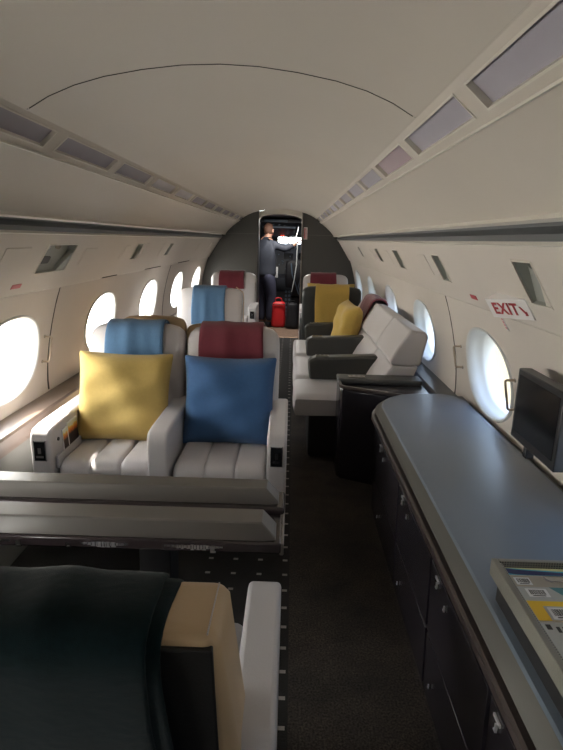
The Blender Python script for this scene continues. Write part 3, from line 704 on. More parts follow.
# cloths over seat backs
def cover(label, seatloc, rz, x0, x1, m, zf, zr, ztop=1.0, yb=.12, yt=.25, th=.15, z0=.30, **k):
    return drape('folded_throw', label, over_back(yt,yb,z0,ztop,th,zf,zr), (x0,x1), m, loc=(seatloc[0],seatloc[1],0), rz=rz, **k)
G2 = 'cloths folded over seat backs'
cover('blue cloth over the left near seat back above the yellow pillow', (-.625,2.60), 0, -.155, .155, M['bluet'], .80, .70, group=G2)
cover('burgundy cloth over the near aisle seat back above the blue pillow', (-.105,2.60), 0, -.175, .165, M['burg'], .80, .70, group=G2)
cover('blue cloth hanging over the middle left seat back', (-.572,4.90), 0, -.165, .150, M['bluet'], .66, .70, group=G2)
cover('burgundy cloth on the far left seat back near the bulkhead', (-.585,7.15), 0, -.195, .145, M['burg'], .80, .8, ztop=1.02, group=G2)
cover('burgundy cloth on the far right seat back near the bulkhead', (.655,7.15), 0, -.205, .145, M['burg'], .84, .8, ztop=1.02, group=G2)
cover('mustard yellow cloth hanging down the rear of the dark grey seat', (.645,6.32), PI, -.185, .185, M['yellow2'], .80, .575, ztop=.975, th=.14, group=G2)
# dark fleece on the foreground seat
pth = [(.19,.55),(.245,.80),(.258,.86),(.275,.893),(.36,.904),(.425,.912),(.452,.902),(.456,.86),(.420,.70),(.355,.45),(.315,.30)]
fl = drape('fleece_blanket', 'dark teal fleece blanket over the nearest seat back', pth, (-.135,.30), M['teal'], th=.012, loc=(FL[0],FL[1],0), rz=PI, wob=.003, cat='blanket', shear=-.02)
bm = nb()
rows = []
P2 = [(a+(.012 if i > 4 else 0), b+.012) for i,(a,b) in enumerate(pth)][2:]
fl2 = drape('folded_edge', None, P2, (-.115,.28), M['teal'], th=.011, wob=.003, cat=None, shear=-.02)
fl2.parent = fl; 
for o_ in (fl, fl2):
    o_.modifiers.remove(o_.modifiers['bevel'])
    sb = o_.modifiers.new('sub','SUBSURF'); sb.levels = 2; sb.render_levels = 2
    tx = bpy.data.textures.new('fleece_lumps','CLOUDS'); tx.noise_scale = .005
    dm = o_.modifiers.new('disp','DISPLACE'); dm.texture = tx; dm.strength = .002; dm.mid_level = .5

# ------------------------------------------------------------------ folding table between near seats
tb = empty('folding_table', (-.45,1.5,0), label='long folding table with two grey brown leaves before the near seats', cat='table')
def L_(p): return p
def leaf(yf, ym, yr, xr):
    """thick folded leaf: flat top, steep front face, chamfered aisle end"""
    bm = nb(); x0 = -1.02+.45; x1 = xr+.45; yf -= 1.5; ym -= 1.5; yr -= 1.5; zb, zt = .633, .680
    A = [(x0,yf,zb),(x0,ym,zt-.004),(x0,ym+.004,zt),(x0,yr,zt),(x0,yr+.008,zb)]
    B = [(x1-.030,yf,zb),(x1-.040,ym,zt-.004),(x1-.040,ym+.004,zt),(x1-.040,yr,zt),(x1-.034,yr+.008,zb)]
    Cc = [(x1,yf+.006,zb),(x1-.002,yf+.010,zb+.003),(x1-.002,yf+.014,zb+.006),(x1-.002,yr,zb+.006),(x1,yr+.004,zb)]
    loft(bm, [A,B,Cc]); return bm
obj('table_leaf', leaf(1.570,1.586,1.655,.178), M['ttop'], tb, smooth=20)
obj('table_leaf', leaf(1.355,1.372,1.450,.175), M['ttop'], tb, smooth=20)
bm = nb(); box(bm, -1.02+.45, .197+.45, 1.550-1.5, 1.675-1.5, .606, .632); obj('edge_rail', bm, M['tdark'], tb, bevel=.010, seg=3)
bm = nb(); box(bm, -1.02+.45, .186+.45, 1.47-1.5, 1.56-1.5, .590, .612); obj('fold_rail', bm, M['tdark'], tb, bevel=.004, seg=3)
bm = nb(); box(bm, -1.02+.45, .190+.45, 1.346-1.5, 1.475-1.5, .598, .632); obj('edge_rail', bm, M['tdark'], tb, bevel=.006, seg=3)
bm = nb(); box(bm, .186+.45, .198+.45, 1.40-1.5, 1.66-1.5, .56, .60); obj('hinge_arm', bm, M['nickel'], tb, bevel=.004)
bm = nb(); box(bm, -.26+.45,-.16+.45, .02,.14,.0,.592); obj('pedestal', bm, M['base'], tb, bevel=.004)
bm = nb(); box(bm, -.95+.45,-.85+.45,.02,.14,0,.592); obj('pedestal', bm, M['base'], tb, bevel=.004)
for xx in (-.545,-.405,.0):
    bm = nb(); box(bm, xx+.45-.006, xx+.45+.006, -.160,-.153,.600,.620); box(bm, xx+.45-.002, xx+.45+.010, -.162,-.155,.602,.608); obj('latch', bm, M['chrome'], tb)
rs = random.Random(3)
for xa, xb in ((-.75,-.57),(-.37,-.24),(-.135,.02)):
    bm = nb(); x = xa
    while x < xb:
        hgt = .003+.007*math.sin(PI*(x-xa)/(xb-xa))*(.5+rs.random()); w_ = .006+.008*rs.random()
        box(bm, x+.45, x+.45+w_, -.1575,-.1530,.618-hgt,.618+hgt*.4); x += w_*.8
    obj('jagged_strip', bm, M['chrome'], tb)  # row of thin chrome plates of uneven height along the near rail

# ------------------------------------------------------------------ credenza on the right
cz = empty('credenza', (.9,1.4,0), label='long dark cabinet with grey rounded worktop along the right wall', cat='cabinet')
def path_off(off):
    # plan outline: near end -> aisle edge -> rounded far end -> wall
    r1 = .26
    c = (.645+off+r1, 2.90-off-r1)
    p = [(.640+off, -.6)] + [(.640+off, 2.90-off-r1)] + [(c[0]+r1*math.cos(R(q)), c[1]+r1*math.sin(R(q))) for q in range(170,85,-10)] + [(1.04,2.905-off),(1.09,2.87-off),(1.125,2.78-off),(1.125,-.6)]
    return [(x-.9,y-1.4) for x,y in p]
def ring_at(off, z): return [(x,y,z) for x,y in path_off(off)]
bm = nb(); loft(bm, [ring_at(.006,.612), ring_at(0,.616), ring_at(.003,.622), ring_at(.028,.6485)]); obj('edge_band', bm, M['wedge'], cz, smooth=25)
bm = nb(); loft(bm, [ring_at(.028,.6486), ring_at(.034,.6535), ring_at(.040,.6545)])
obj('worktop', bm, M['wtop'], cz, smooth=25)
bm = nb(); loft(bm, [ring_at(.016,.590), ring_at(.016,.613)]); obj('shadow_gap', bm, M['base'], cz)
bm = nb(); loft(bm, [ring_at(-.008,.565), ring_at(-.012,.570), ring_at(-.012,.590), ring_at(-.004,.596)]); obj('edge_rail', bm, M['navyrail'], cz, smooth=25)
bm = nb(); loft(bm, [ring_at(.04,0), ring_at(.04,.05), ring_at(.014,.09), ring_at(.002,.561)]); obj('body', bm, M['navy'], cz, smooth=25)
for i, (ya, yb) in enumerate(((1.95,2.50),(1.44,1.94),(.95,1.43),(.30,.94))):
    for j, (za, zb) in enumerate(((.10,.30),(.31,.548))):
        bm = nb(); v = []
        xa = lambda z: .642+.012*(1-(z-.09)/.47)-.9-.004
        pr = [(xa(za)-.003,za),(xa(zb)-.003,zb),(xa(zb)+.01,zb),(xa(za)+.01,za)]
        prism(bm, pr, ya-1.4+.004, yb-1.4-.004, 'y'); d_ = obj('door' if j else 'drawer_front', bm, M['navy'], cz, bevel=.002)
        bm = nb(); yl = (2.37,1.85,1.35,.89)[i]-1.4; zl = zb-.02; x_ = xa(zl)-.004
        if j:
            box(bm, x_-.004, x_, yl-.016, yl+.016, zl+.001, zl+.008)
            box(bm, x_-.005, x_, yl-.003, yl+.002, zl-.022, zl-.004); box(bm, x_-.005, x_, yl-.003, yl+.007, zl-.024, zl-.020)
        else:
            box(bm, x_-.004, x_, yl-.002, yl+.001, zl-.112, zl-.100); box(bm, x_-.004, x_, yl-.002, yl+.005, zl-.115, zl-.111)
        obj('latch', bm, M['satin'], d_)
        if j:
            bm = nb(); box(bm, x_-.004, x_, yl-.083, yl-.079, zl-.035, zl-.020); box(bm, x_-.004, x_, yl-.083, yl-.073, zl-.038, zl-.034); obj('catch', bm, M['satin'], d_)

# screen on the right wall
sc = empty('monitor', (1.0,1.69,.79), label='black framed screen mounted on the right wall over the worktop', cat='screen')
bm = nb(); box(bm, 0,.045,-.163,.165,0,.248); obj('housing', bm, M['bezel'], sc, bevel=.004)
bm = nb(); box(bm, -.0015,.001,-.145,.147,.030,.228); obj('display', bm, M['blackg'], sc)
bm = nb(); box(bm, .045,.13,-.05,.05,.07,.17); obj('wall_mount', bm, M['bezel'], sc, bevel=.004)
bm = nb(); box(bm, .002,.030,.03,.055,-.036,0); bmesh.ops.create_uvsphere(bm, u_segments=10, v_segments=6, radius=.012, matrix=Matrix.Translation((.012,.042,-.02))); obj('bracket', bm, M['bezel'], sc, bevel=.002)

# tray with magazines
tr = empty('magazine_tray', (.84,.90,.655), label='grey perforated leather tray on a dark stand at the worktop edge', cat='tray')
def TR(x0,x1,y0,y1,z0,z1,m,name,bv=.002,lab=None):
    bm = nb(); box(bm, x0-.84,x1-.84,y0-.90,y1-.90,z0-.655,z1-.655); o = obj(name, bm, m, tr, bevel=bv)
    return o
TR(.69,1.03,.60,1.10,.6555,.712,M['base'],'stand')
TR(.683,1.05,.60,1.113,.712,.718,M['tray'],'tray_base')
TR(.676,.690,.60,1.118,.712,.752,M['tray'],'rim')
TR(.6905,1.05,1.106,1.118,.716,.752,M['perf'],'rim')
TR(.6905,.697,.60,1.1055,.716,.748,M['perf'],'rim_lining')
def mag(label, x0,y0,x1,y1,z,th,m,rz=0,extra=None,name='magazine'):
    t = empty(name, ((x0+x1)/2,(y0+y1)/2,z), rz, label, 'magazine', 'reading matter in the tray'); hx, hy = (x1-x0)/2,(y1-y0)/2
    bm = nb(); box(bm, -hx,hx,-hy,hy,0,th); obj('pages', bm, M['page'], t)
    bm = nb(); box(bm, -hx,hx,-hy,hy,th,th+.0008); obj('cover', bm, m, t)
    if extra: extra(t, hx, hy, th+.0009)
    return t
def barcode(t, x, y, z, w=.05, h=.028):
    bm = nb(); box(bm, x-w/2,x+w/2,y-h/2,y+h/2,z,z+.0004); bc = obj('barcode_label', bm, M['paper'], t)
    bm = nb(); rs = random.Random(int(x*1000)+5); q = x-w*.36
    while q < x+w*.36:
        b_ = .0008+.0014*rs.random(); box(bm, q, q+b_, y-h*.22, y+h*.34, z+.0004, z+.0007); q += b_+.0008+.001*rs.random()
    box(bm, x-w*.3, x+w*.3, y-h*.40, y-h*.32, z+.0004, z+.0007)
    obj('bars', bm, M['ink'], bc)
def ex1(t,hx,hy,z):
    bm = nb(); n = 12
    for k in range(n):
        u0 = -hx+2*hx*.75*k/n; u1 = -hx+2*hx*.75*(k+1)/n; f = lambda u: hy*.9-1.5*hy*((u+hx)/(2*hx*.75))**.6
        v = [bm.verts.new(p) for p in ((u0,max(f(u0)-.02,-hy),z),(u1,max(f(u1)-.02,-hy),z),(u1,f(u1),z),(u0,f(u0),z))]; bm.faces.new(v)
    obj('navy_swoosh', bm, M['navyink'], t, smooth=0)
    bm = nb()
    for k in range(n):
        u0 = -hx+2*hx*k/n; u1 = -hx+2*hx*(k+1)/n; f = lambda u: hy*.95-1.2*hy*((u+hx)/(2*hx))**.7
        v = [bm.verts.new(p) for p in ((u0,f(u0)-.001,z+.0002),(u1,f(u1)-.001,z+.0002),(u1,min(hy,f(u1)+.009),z+.0002),(u0,min(hy,f(u0)+.009),z+.0002))]; bm.faces.new(v)
    obj('pale_swoosh', bm, M['pale'], t, smooth=0)
mag('brochure with cyan, navy and pale yellow swoosh at the far end of the tray', .70,1.078,1.02,1.104,.7185,.018,M['cyan'],extra=ex1)
def ex2(t,hx,hy,z):
    barcode(t,-hx+.026,0,z,.034,.026); bm = nb(); tube(bm,[(-.085,0.012,z+.003),(-.083,.002,z+.003),(-.075,-.003,z+.003),(.10,-.003,z+.003)],.0018,6); obj('clip', bm, M['chrome'], t)
mag('beige notebook with a silver clip and barcode in the tray', .70,1.037,1.02,1.077,.7185,.016,M['beigec'],extra=ex2)
def ex3(t,hx,hy,z):
    barcode(t,-hx+.040,.004,z,.045,.028)
    bm = nb(); v = [bm.verts.new(p) for p in ((-hx+.072,hy,z),(hx,hy,z),(hx,-hy,z),(-hx+.105,-hy,z))]; bm.faces.new(v); obj('teal_picture', bm, M['teal2'], t, smooth=0)
    bm = nb(); v = [bm.verts.new(p) for p in ((-hx+.100,hy,z+.0002),(-hx+.106,hy,z+.0002),(-hx+.130,-hy,z+.0002),(-hx+.122,-hy,z+.0002))]; bm.faces.new(v); obj('dark_band', bm, M['ink'], t, smooth=0)
mag('grey and teal magazine with a barcode in the middle of the tray', .70,.987,1.02,1.036,.7185,.017,M['greyc'],extra=ex3)
def ex4(t,hx,hy,z):
    bm = nb(); box(bm, -hx+.030,hx,-hy,hy-.017,z,z+.0004); obj('grey_picture', bm, M['greyc'], t); barcode(t,-hx+.058,-.009,z+.0005,.046,.036)
mag('yellow bordered magazine with a barcode in the tray', .70,.926,1.02,.986,.7185,.019,M['yel'],extra=ex4)
def ex5(t,hx,hy,z):
    bm = nb(); box(bm, -hx+.012,-hx+.022,hy-.02,hy-.006,z,z+.0004)
    for k in range(7): box(bm, -hx+.030+.012*k,-hx+.037+.012*k,hy-.028-.004*(k%2),hy-.012,z,z+.0004)
    obj('print', bm, M['ink'], t)
mag('pale grey magazine with dark print nearest the camera in the tray', .70,.72,1.02,.925,.7185,.015,M['greyc'],extra=ex5)

# ------------------------------------------------------------------ sofa on the right
sf = empty('sofa', (.65,4.4,0), label='pale three place sofa along the right wall with dark arms', cat='sofa')
ox, oy = .65, 4.4
places = [(3.44,3.87),(3.99,4.69),(4.82,5.49)]
bm = nb(); box(bm, .34-ox,1.03-ox,3.50-oy,5.55-oy,0,.325); obj('base', bm, M['base'], sf, bevel=.02)
for i, (a_, b_) in enumerate([(3.44,3.925),(3.93,4.75),(4.755,5.58)]):
    bm = cushion_bm(b_-a_-.006, .60, .325, .455, ch=1, rf=.03)
    bmesh.ops.rotate(bm, verts=bm.verts[:], cent=(0,0,0), matrix=Matrix.Rotation(-PI/2,3,'Z'))
    bmesh.ops.translate(bm, verts=bm.verts[:], vec=(.535-ox,(a_+b_)/2-oy,0)); obj('seat_cushion', bm, M['leather2'], sf, smooth=50)
for i, (a_, b_) in enumerate(((3.435,4.04),(4.055,4.90),(4.915,5.68))):
    for nm_, z0, z1, x0, x1 in (('lower_back_cushion',.45,.675,.755,.855),('upper_back_cushion',.678,.912,.857,.955)):
        bm = nb()
        pr = [(x0-ox+.006,z0),(x0-ox-.008,z0+.03),((x0+x1)/2-ox-.014,(z0+z1)/2),(x1-ox-.008,z1-.03),(x1-ox+.012,z1)]
        if z1 > .9: pr += [(x1-ox+.11,z1-.012),(x1-ox+.13,z1-.045),(x0-ox+.19,z0)]
        else: pr += [(x1-ox+.18,z1),(x0-ox+.20,z0)]
        prism(bm, pr, a_-oy, b_-oy, 'y'); obj(nm_, bm, M['leather'], sf, bevel=.014, seg=3)
for i, (yc, x0, x1) in enumerate(((3.93,.335,.86),(4.755,.335,.88),(5.56,.345,.88))):
    bm = nb(); prism(bm, [(x0-ox+.012,.458),(x1-ox,.458),(x1-ox+.0,.625),(x1-ox-.03,.645),(x0-ox+.05,.622),(x0-ox+.008,.600),(x0-ox,.58)], yc-.060-oy, yc+.060-oy, 'y')
    a_ = obj('armrest', bm, M['dark'], sf, bevel=.018, seg=3)
    bm = nb(); box(bm, x0+.055-ox, x0+.155-ox, yc-.02-oy, yc+.02-oy, .621, .632); c_ = obj('control_panel', bm, M['nickel'], a_, bevel=.003); c_.rotation_euler = (0,0,0)
    bm = nb(); 
    for q in range(3): box(bm, x0+.066+.03*q-ox, x0+.082+.03*q-ox, yc-.010-oy, yc+.010-oy, .631,.635)
    obj('button', bm, M['chrome'], a_)
# end cabinet
ec = empty('end_cabinet', (.76,3.2,0), label='dark end cabinet with arm pad between the sofa and long worktop', cat='cabinet')
def E(p): return [(x-.76,y-3.2) for x,y in p]
foot = E([(.512,3.30),(.514,3.20),(.53,3.17),(.99,2.95),(1.045,2.95),(1.045,3.43),(.512,3.43)])
bm = nb(); prism(bm, foot, 0, .585, 'z'); obj('body', bm, M['navy'], ec, bevel=.012, seg=3)
bm = nb(); prism(bm, E([(.505,3.31),(.507,3.195),(.528,3.160),(.99,2.940),(1.046,2.94),(1.046,2.965),(.995,2.965),(.545,3.18),(.525,3.21),(.525,3.31)]), .586, .604, 'z'); obj('top_rim', bm, M['navyrail'], ec, bevel=.003)
bm = nb(); prism(bm, E([(.505,3.31),(.515,3.29),(.55,3.275),(1.02,3.275),(1.035,3.29),(1.035,3.425),(.505,3.425)]), .586, .618, 'z'); ap = obj('arm_pad', bm, M['dark'], ec, bevel=.012, seg=3)
bm = nb(); box(bm, .575-.76,.68-.76,3.32-3.2,3.365-3.2,.617,.6235); cp = obj('control_panel', bm, M['nickel'], ap, bevel=.002)
bm = nb()
for q in range(3): box(bm, .588+.03*q-.76,.604+.03*q-.76,3.333-3.2,3.352-3.2,.6235,.6265)
obj('button', bm, M['chrome'], ap)
# burgundy cloth over the far sofa back
drape('folded_throw', 'burgundy cloth draped over the far end of the sofa back', [(-.300,.56),(-.245,.72),(-.185,.88),(-.155,.945),(-.09,.950),(-.03,.93),(-.02,.84)], (-.27,.27), M['burg'], loc=(1.105,5.22,0), rz=-PI/2, wob=.004, group=G2)

# ------------------------------------------------------------------ cockpit beyond the doorway
bm = nb(); box(bm, -.75,.75,8.25,11.6,-.05,.0); o = tag(obj('floor_cockpit', bm, mat('cockpit_floor',(.20,.13,.09),.8,var=.3,vscale=14), smooth=0), 'brown lit floor past the doorway', 'floor', kind='structure')
bm = nb()
for s in (-1,1): box(bm, s*.62-.02, s*.62+.02, 8.23, 10.6, 0, 1.9)
box(bm, -.64,.64,8.40,10.9,1.82,1.86)
tag(obj('wall_cockpit', bm, M['cock'], smooth=0), 'dark flight deck side walls', 'wall', kind='structure')
bm = nb()
box(bm, -.64,-.45,8.3,9.0,0,1.82); tag(obj('crew_closet', bm, M['cock'], bevel=.01), 'dark closet left of the person inside the doorway', 'closet')
ip = empty('instrument_panel', (0,11.0,0), label='dark flight deck instrument panel beyond the doorway', cat='instrument panel')
bm = nb(); prism(bm, [(-.25,.55),(-.05,1.25),(.0,1.37),(.28,1.38),(.28,.0),(-.1,.0)], -.75,.75,'x'); obj('panel', bm, M['cock'], ip, bevel=.01)
bm = nb(); prism(bm, [(-1.1,0),(-1.1,.55),(-.9,.72),(-.2,.80),(-.1,0)], -.16,.20,'x'); pd = obj('centre_pedestal', bm, M['cock'], ip, bevel=.01)
rs = random.Random(11)
kn0 = None
for k in range(44):
    x = -.60+1.2*rs.random(); z = .60+.68*rs.random(); y = -.25+(z-.55)/.7*.2-.008
    if kn0 is None:
        bm = nb(); bmesh.ops.create_cone(bm, cap_ends=True, segments=10, radius1=.012, radius2=.014, depth=.02, matrix=Matrix.Rotation(PI/2,4,'X')); kn0 = obj('knob', bm, M['cockl'], ip); o = kn0
    else: o = kn0.copy(); C.objects.link(o)
    o.location = (x,y,z)
for x in (-.28,.12,.40):
    bm = nb(); prism(bm, [(-.105,1.02),(-.062,1.20),(-.070,1.20),(-.113,1.02)], x-.09,x+.09,'x'); obj('display', bm, M['blackg'], ip)
bm = nb()
for x,z in ((-.1,1.335),(-.06,1.335),(.10,1.335)): box(bm, x-.01,x+.01,-.03,-.012,z-.008,z+.008)
obj('warning_light', bm, M['redlamp'], ip)
bm = nb()
for x in (.10,.16):
    for k in range(7): bmesh.ops.create_cone(bm, cap_ends=True, segments=12, radius1=.022, radius2=.022, depth=.02, matrix=Matrix.Translation((x,-1.108,.12+.07*k)) @ Matrix.Rotation(PI/2,4,'X'))
obj('round_knobs', bm, M['cockl'], ip)
oh = empty('overhead_panel', (0,10.3,1.8), label='overhead switch panel on the flight deck ceiling', cat='instrument panel')
bm = nb(); prism(bm, [(-.65,.0),(-.65,-.06),(.3,-.28),(.6,-.25),(.6,0)], -.45,.45,'x'); obj('panel', bm, M['cock'], oh)
for q in ((-.30,.10,-.67,-.65,-.055,-.010),(-.25,.25,-.40,-.20,-.150,-.100)):
    bm = nb(); box(bm, *q); obj('switch_plate', bm, M['cockl'], oh, bevel=.003)
swm = None
for k in range(36):
    x = -.35+.7*rs.random(); y = -.6+.85*rs.random(); z = -.065-.22*(y+.65)/.95
    if swm is None:
        bm = nb(); box(bm, -.012,.012,-.012,.012,-.012,.004); sw0 = obj('switch', bm, M['cockl'], oh); swm = sw0; o = sw0
    else: o = sw0.copy(); C.objects.link(o)
    o.location = (x,y,z)
bm = nb()
for x in (-.02,.02): box(bm, x-.012,x+.012,.16,.18,-.275,-.262)
obj('warning_light', bm, M['redlamp'], oh)
# windshield structure
bm = nb(); box(bm, -.9,.9,11.3,11.34,0,1.385); box(bm, -.9,.9,11.0,11.34,1.505,1.9); box(bm, -.9,-.62,10.6,11.34,0,1.9); box(bm, .62,.9,10.6,11.34,0,1.9); box(bm, -.9,-.10,11.3,11.34,1.38,1.56); box(bm, .10,.13,11.3,11.34,1.38,1.56); box(bm, .36,.9,11.3,11.34,1.38,1.56)
tag(obj('wall_windshield', bm, M['cock'], smooth=0), 'dark windshield surround at the front of the flight deck', 'wall', kind='structure')
W = empty('window_%d' % (win_n+1), (0,11.33,1.47)); W['kind'] = 'structure'; W['label'] = 'bright windshield strip at the front of the flight deck'; W['category'] = 'window'
bm = nb(); box(bm, -.62,.62,.0,.004,-.10,.10); obj('pane', bm, M['glass'], W)
portal((0,11.36,1.47), (-PI/2,0,0), 1.2, .2)
# area lamp added to brighten the flight deck; no fixture modelled
vl = bpy.data.lights.new('flight_deck_fill_light','AREA'); vl.size = .25; vl.energy = 22; vl.color = (1,.95,.88)
vo = bpy.data.objects.new('flight_deck_fill_light', vl); C.objects.link(vo); vo.location = (.05,8.75,1.79)
pl = empty('pilot_seat', (.30,10.05,0), label='dark pilot seat with loose harness on the flight deck', cat='seat')
bm = nb(); loft(bm, back_rings(.44,.45,1.12,-.05,-.12,.12)); obj('backrest', bm, M['blackbag'], pl, sub=1, smooth=60)
bm = nb(); box(bm, -.22,.22,.0,.45,.30,.45); obj('seat_cushion', bm, M['blackbag'], pl, bevel=.03); bm = nb(); box(bm,-.18,.18,.05,.4,0,.30); obj('base', bm, M['base'], pl)
for k, (x0, x1) in enumerate(((-.12,-.02),(.10,.02))):
    bm = nb(); tube(bm, [(x0,-.19,1.05),(x0*.8,-.20,.85),(x1,-.20,.65),(x1+.05,-.19,.5)], .012, 6); obj('harness_strap', bm, M['cockl'], pl)
# chart sheet, tubes
t = empty('paper_sheet', (-.10,9.92,.98), label='white sheet of paper hanging right of the person', cat='paper')
bm = nb(); box(bm, -.045,.045,-.001,.001,-.19,.0); obj('sheet', bm, M['paper'], t)
bm = nb(); box(bm, -.012,.012,-.004,.004,-.005,.03); obj('clip', bm, M['nickel'], t)
bm = nb(); pts = [(.29,8.9,1.66),(.25,8.92,1.50),(.275,8.95,1.35),(.27,9.0,1.05),(.235,9.0,.80),(.20,9.0,.62)]
tube(bm, pts, [.006,.009,.008,.009,.008,.005], 8); tag(obj('curtain_edge', bm, M['greyc'], smooth=60), 'narrow white curtain edge hanging in the right of the doorway', 'curtain')

# red bag and black bag
def bag(name, label, loc, w, d, h, m, taper=.8, seed=1, cat='bag'):
    bm = nb(); rings = []; n = 28
    for i in range(11):
        t_ = i/10; z = h*t_; sc = (1-(1-taper)*t_)*(1 if .05 < t_ < .93 else .88); r_ = []
        for k in range(n):
            a = 2*PI*k/n; ca, sa = math.cos(a), math.sin(a); q = (abs(ca)**3.5+abs(sa)**3.5)**(-1/3.5)
            f = 1+.06*noise.noise(Vector((ca*1.5+seed,sa*1.5,z*6))); r_.append((w/2*ca*q*sc*f, d/2*sa*q*sc*f, z+.01*noise.noise(Vector((ca*2,sa*2,seed)))))
        rings.append(r_)
    loft(bm, rings); t = empty(name, loc, 0, label, cat); obj('body', bm, m, t, sub=1, smooth=60); return t
b = bag('red_bag', 'bright red bag standing on the floor in the doorway', (-.015,9.22,0), .25,.20,.44, M['redbag'], .92, 3)
bm = nb(); tube(bm, [(-.06,-.02,.43),(-.05,-.03,.49),(.0,-.03,.505),(.05,-.03,.49),(.06,-.02,.43)], .009, 6); obj('handle', bm, M['redbag'], b)
bm = nb(); tube(bm, [(-.115,-.105,.40),(.115,-.105,.40)], .006, 6); obj('zip', bm, M['base'], b)
b = bag('black_bag', 'black soft bag on the floor right of the red bag', (.22,9.12,0), .24,.24,.44, M['blackbag'], .72, 8)
bm = nb(); tube(bm, [(-.05,-.05,.42),(-.04,-.07,.47),(.03,-.07,.475),(.05,-.05,.42)], .009, 6); obj('handle', bm, M['base'], b)

# ------------------------------------------------------------------ person in the doorway
def skin_body(name, chains, m, parent, sub=2, root=0):
    """chains share joints by name: dict joint -> (pos, rx, ry); edges list"""
    J, Ed = chains; keys = list(J); idx = {k:i for i,k in enumerate(keys)}
    me = bpy.data.meshes.new(name); me.from_pydata([J[k][0] for k in keys], [(idx[a],idx[b]) for a,b in Ed], []); me.materials.append(m)
    o = bpy.data.objects.new(name, me); C.objects.link(o); o.parent = parent
    o.modifiers.new('skin','SKIN'); sl = me.skin_vertices[0].data
    for k in keys: sl[idx[k]].radius = J[k][1:3]; sl[idx[k]].use_root = False
    sl[0].use_root = True
    s_ = o.modifiers.new('sub','SUBSURF'); s_.levels = sub; s_.render_levels = sub
    # bake so that the figure is one real mesh
    dg = bpy.context.evaluated_depsgraph_get(); nm_ = bpy.data.meshes.new_from_object(o.evaluated_get(dg)); o.modifiers.clear(); o.data = nm_
    if not nm_.materials: nm_.materials.append(m)
    nm_.polygons.foreach_set('use_smooth', [True]*len(nm_.polygons)); return o
pp = empty('person', (-.245,9.25,0), R(-38), label='person in dark jacket and navy trousers standing in the doorway facing away', cat='person')
J = {'pelvis':((0,0,.92),.11,.10),'waist':((0,.01,1.08),.11,.09),'chest':((-.005,.02,1.28),.14,.105),'neckb':((-.005,.03,1.43),.085,.075),'neck':((0,.05,1.50),.052,.052),'head':((0,.065,1.565),.072,.085),'crown':((0,.065,1.645),.06,.075),
     'hipL':((-.078,0,.78),.088,.095),'kneeL':((-.085,.02,.48),.062,.065),'ankL':((-.09,-.01,.10),.042,.045),'toeL':((-.10,.14,.04),.040,.035),
     'hipR':((.078,0,.78),.088,.095),'kneeR':((.095,.05,.48),.062,.065),'ankR':((.08,.02,.10),.042,.045),'toeR':((.10,.17,.04),.040,.035),
     'shL':((-.155,.03,1.375),.062,.06),'elL':((-.19,.02,1.11),.046,.046),'wrL':((-.13,.20,1.00),.032,.030),
     'shR':((.155,.03,1.375),.062,.06),'elR':((.28,.16,1.30),.046,.046),'wrR':((.41,.24,1.38),.032,.030)}
Ed = [('pelvis','waist'),('waist','chest'),('chest','neckb'),('neckb','neck'),('neck','head'),('head','crown'),('pelvis','hipL'),('hipL','kneeL'),('kneeL','ankL'),('ankL','toeL'),('pelvis','hipR'),('hipR','kneeR'),('kneeR','ankR'),('ankR','toeR'),('chest','shL'),('shL','elL'),('elL','wrL'),('chest','shR'),('shR','elR'),('elR','wrR')]
# hands: palm and five fingers each
for sd, wr, dr in (('L',(-.13,.20,1.00),Vector((.55,.80,-.1)).normalized()),('R',(.41,.24,1.38),Vector((.6,.5,.6)).normalized())):
    wv = Vector(wr); side = dr.cross(Vector((0,0,1))).normalized(); up = side.cross(dr)
    J['palm'+sd] = (tuple(wv+dr*.055),.030,.016); Ed.append(('wr'+sd,'palm'+sd))
    for q, (o_, ln) in enumerate(((-.028,.060),(-.010,.072),(.009,.068),(.027,.052))):
        a = wv+dr*.095+side*o_; b2 = a+dr*ln*.5-up*.008; c2 = b2+dr*ln*.4-up*.022
        for nm_, p_, r_ in (('a',a,.0095),('b',b2,.009),('c',c2,.008)): J['f%s%d%s'%(sd,q,nm_)] = (tuple(p_),r_,r_)
        Ed += [('palm'+sd,'f%s%da'%(sd,q)),('f%s%da'%(sd,q),'f%s%db'%(sd,q)),('f%s%db'%(sd,q),'f%s%dc'%(sd,q))]
    a = wv+dr*.035-side*.035; b2 = a+dr*.03-side*.018-up*.01
    J['th%sa'%sd] = (tuple(a),.011,.011); J['th%sb'%sd] = (tuple(b2),.009,.009); Ed += [('palm'+sd,'th%sa'%sd),('th%sa'%sd,'th%sb'%sd)]
skin_body('body', (J,Ed), M['skin'], pp)
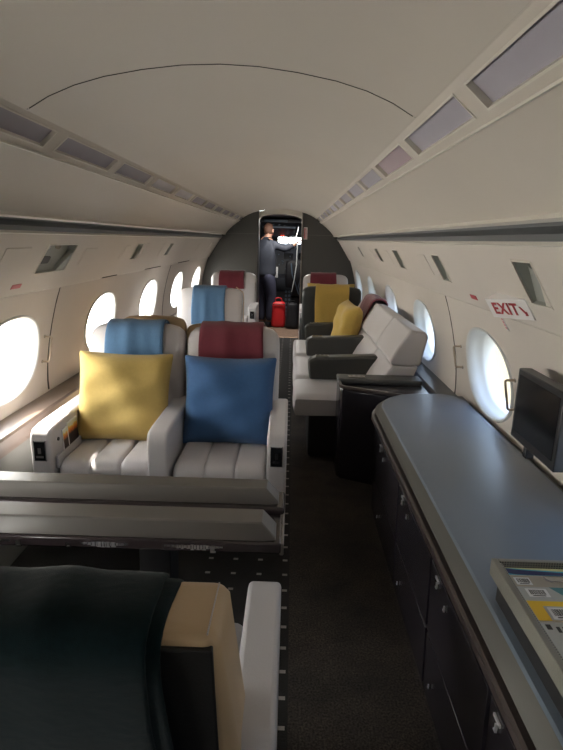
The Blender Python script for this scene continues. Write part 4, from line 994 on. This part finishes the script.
# clothing grown slightly larger
def sub_chain(keys, g, over={}):
    JJ = {k:(J[k][0], J[k][1]+g, J[k][2]+g) for k in keys}
    for k, v in over.items(): JJ[k] = v
    return JJ
jk = ['chest','waist','neckb','shL','elL','wrL','shR','elR','wrR']
JJ = sub_chain(jk, .018, {'hem':((0,0,.80),.20,.165),'low':((0,0,.93),.195,.16),'waist':((0,.01,1.08),.185,.150),'chest':((-.005,.02,1.27),.205,.150),'neckb':((-.005,.03,1.44),.10,.095),'coll':((0,.045,1.495),.070,.070)})
skin_body('jacket', (JJ,[('chest','waist'),('waist','low'),('low','hem'),('neckb','coll'),('chest','neckb'),('chest','shL'),('shL','elL'),('elL','wrL'),('chest','shR'),('shR','elR'),('elR','wrR')]), M['jacket'], pp)
JJ = sub_chain(['pelvis','hipL','kneeL','hipR','kneeR'], .03, {'cuL':((-.09,-.005,.09),.065,.07),'cuR':((.08,.02,.09),.065,.07),'wb':((0,0,1.0),.14,.12),'pelvis':((0,0,.90),.155,.135)})
skin_body('trousers', (JJ,[('wb','pelvis'),('pelvis','hipL'),('hipL','kneeL'),('kneeL','cuL'),('pelvis','hipR'),('hipR','kneeR'),('kneeR','cuR')]), M['trousers'], pp)
for x, y in ((-.09,-.02),(.08,.01)):
    bm = nb(); pr = [(-.06,0),(-.065,.05),(-.04,.09),(.05,.09),(.11,.06),(.19,.045),(.215,.02),(.21,0)]; prism(bm, [(y+a_,z_) for a_,z_ in pr], x-.046,x+.046,'x'); obj('shoe', bm, M['shoe'], pp, bevel=.014, seg=3)
bm = nb(); bmesh.ops.create_uvsphere(bm, u_segments=24, v_segments=16, radius=1)
for v in bm.verts:
    v.co = Vector((v.co.x*.083, v.co.y*.100, v.co.z*.105)); 
    v.co *= 1+.03*noise.noise(v.co*60)
bmesh.ops.delete(bm, geom=[v for v in bm.verts if v.co.y > .045 and v.co.z < .045 or v.co.z < -.075], context='VERTS')
h_ = obj('hair', bm, M['hair'], pp, smooth=80); h_.location = (0,.058,1.615)
for s in (-1,1):
    bm = nb(); bmesh.ops.create_uvsphere(bm, u_segments=10, v_segments=8, radius=1)
    for v in bm.verts: v.co = Vector((v.co.x*.010, v.co.y*.020, v.co.z*.030))
    e_ = obj('ear', bm, M['skin'], pp); e_.location = (s*.086,.07,1.59)
bm = nb(); prism(bm, [(.140,1.605),(.172,1.57),(.140,1.565)], -.012,.012,'x'); obj('nose', bm, M['skin'], pp, bevel=.004)
for s in (-1,1):
    bm = nb(); bmesh.ops.create_uvsphere(bm, u_segments=10, v_segments=8, radius=.011, matrix=Matrix.Translation((s*.032,.140,1.61))); obj('eye', bm, M['paper'], pp)
bm = nb(); box(bm, -.025,.025,.135,.150,1.533,1.541); obj('mouth', bm, M['placr'], pp)
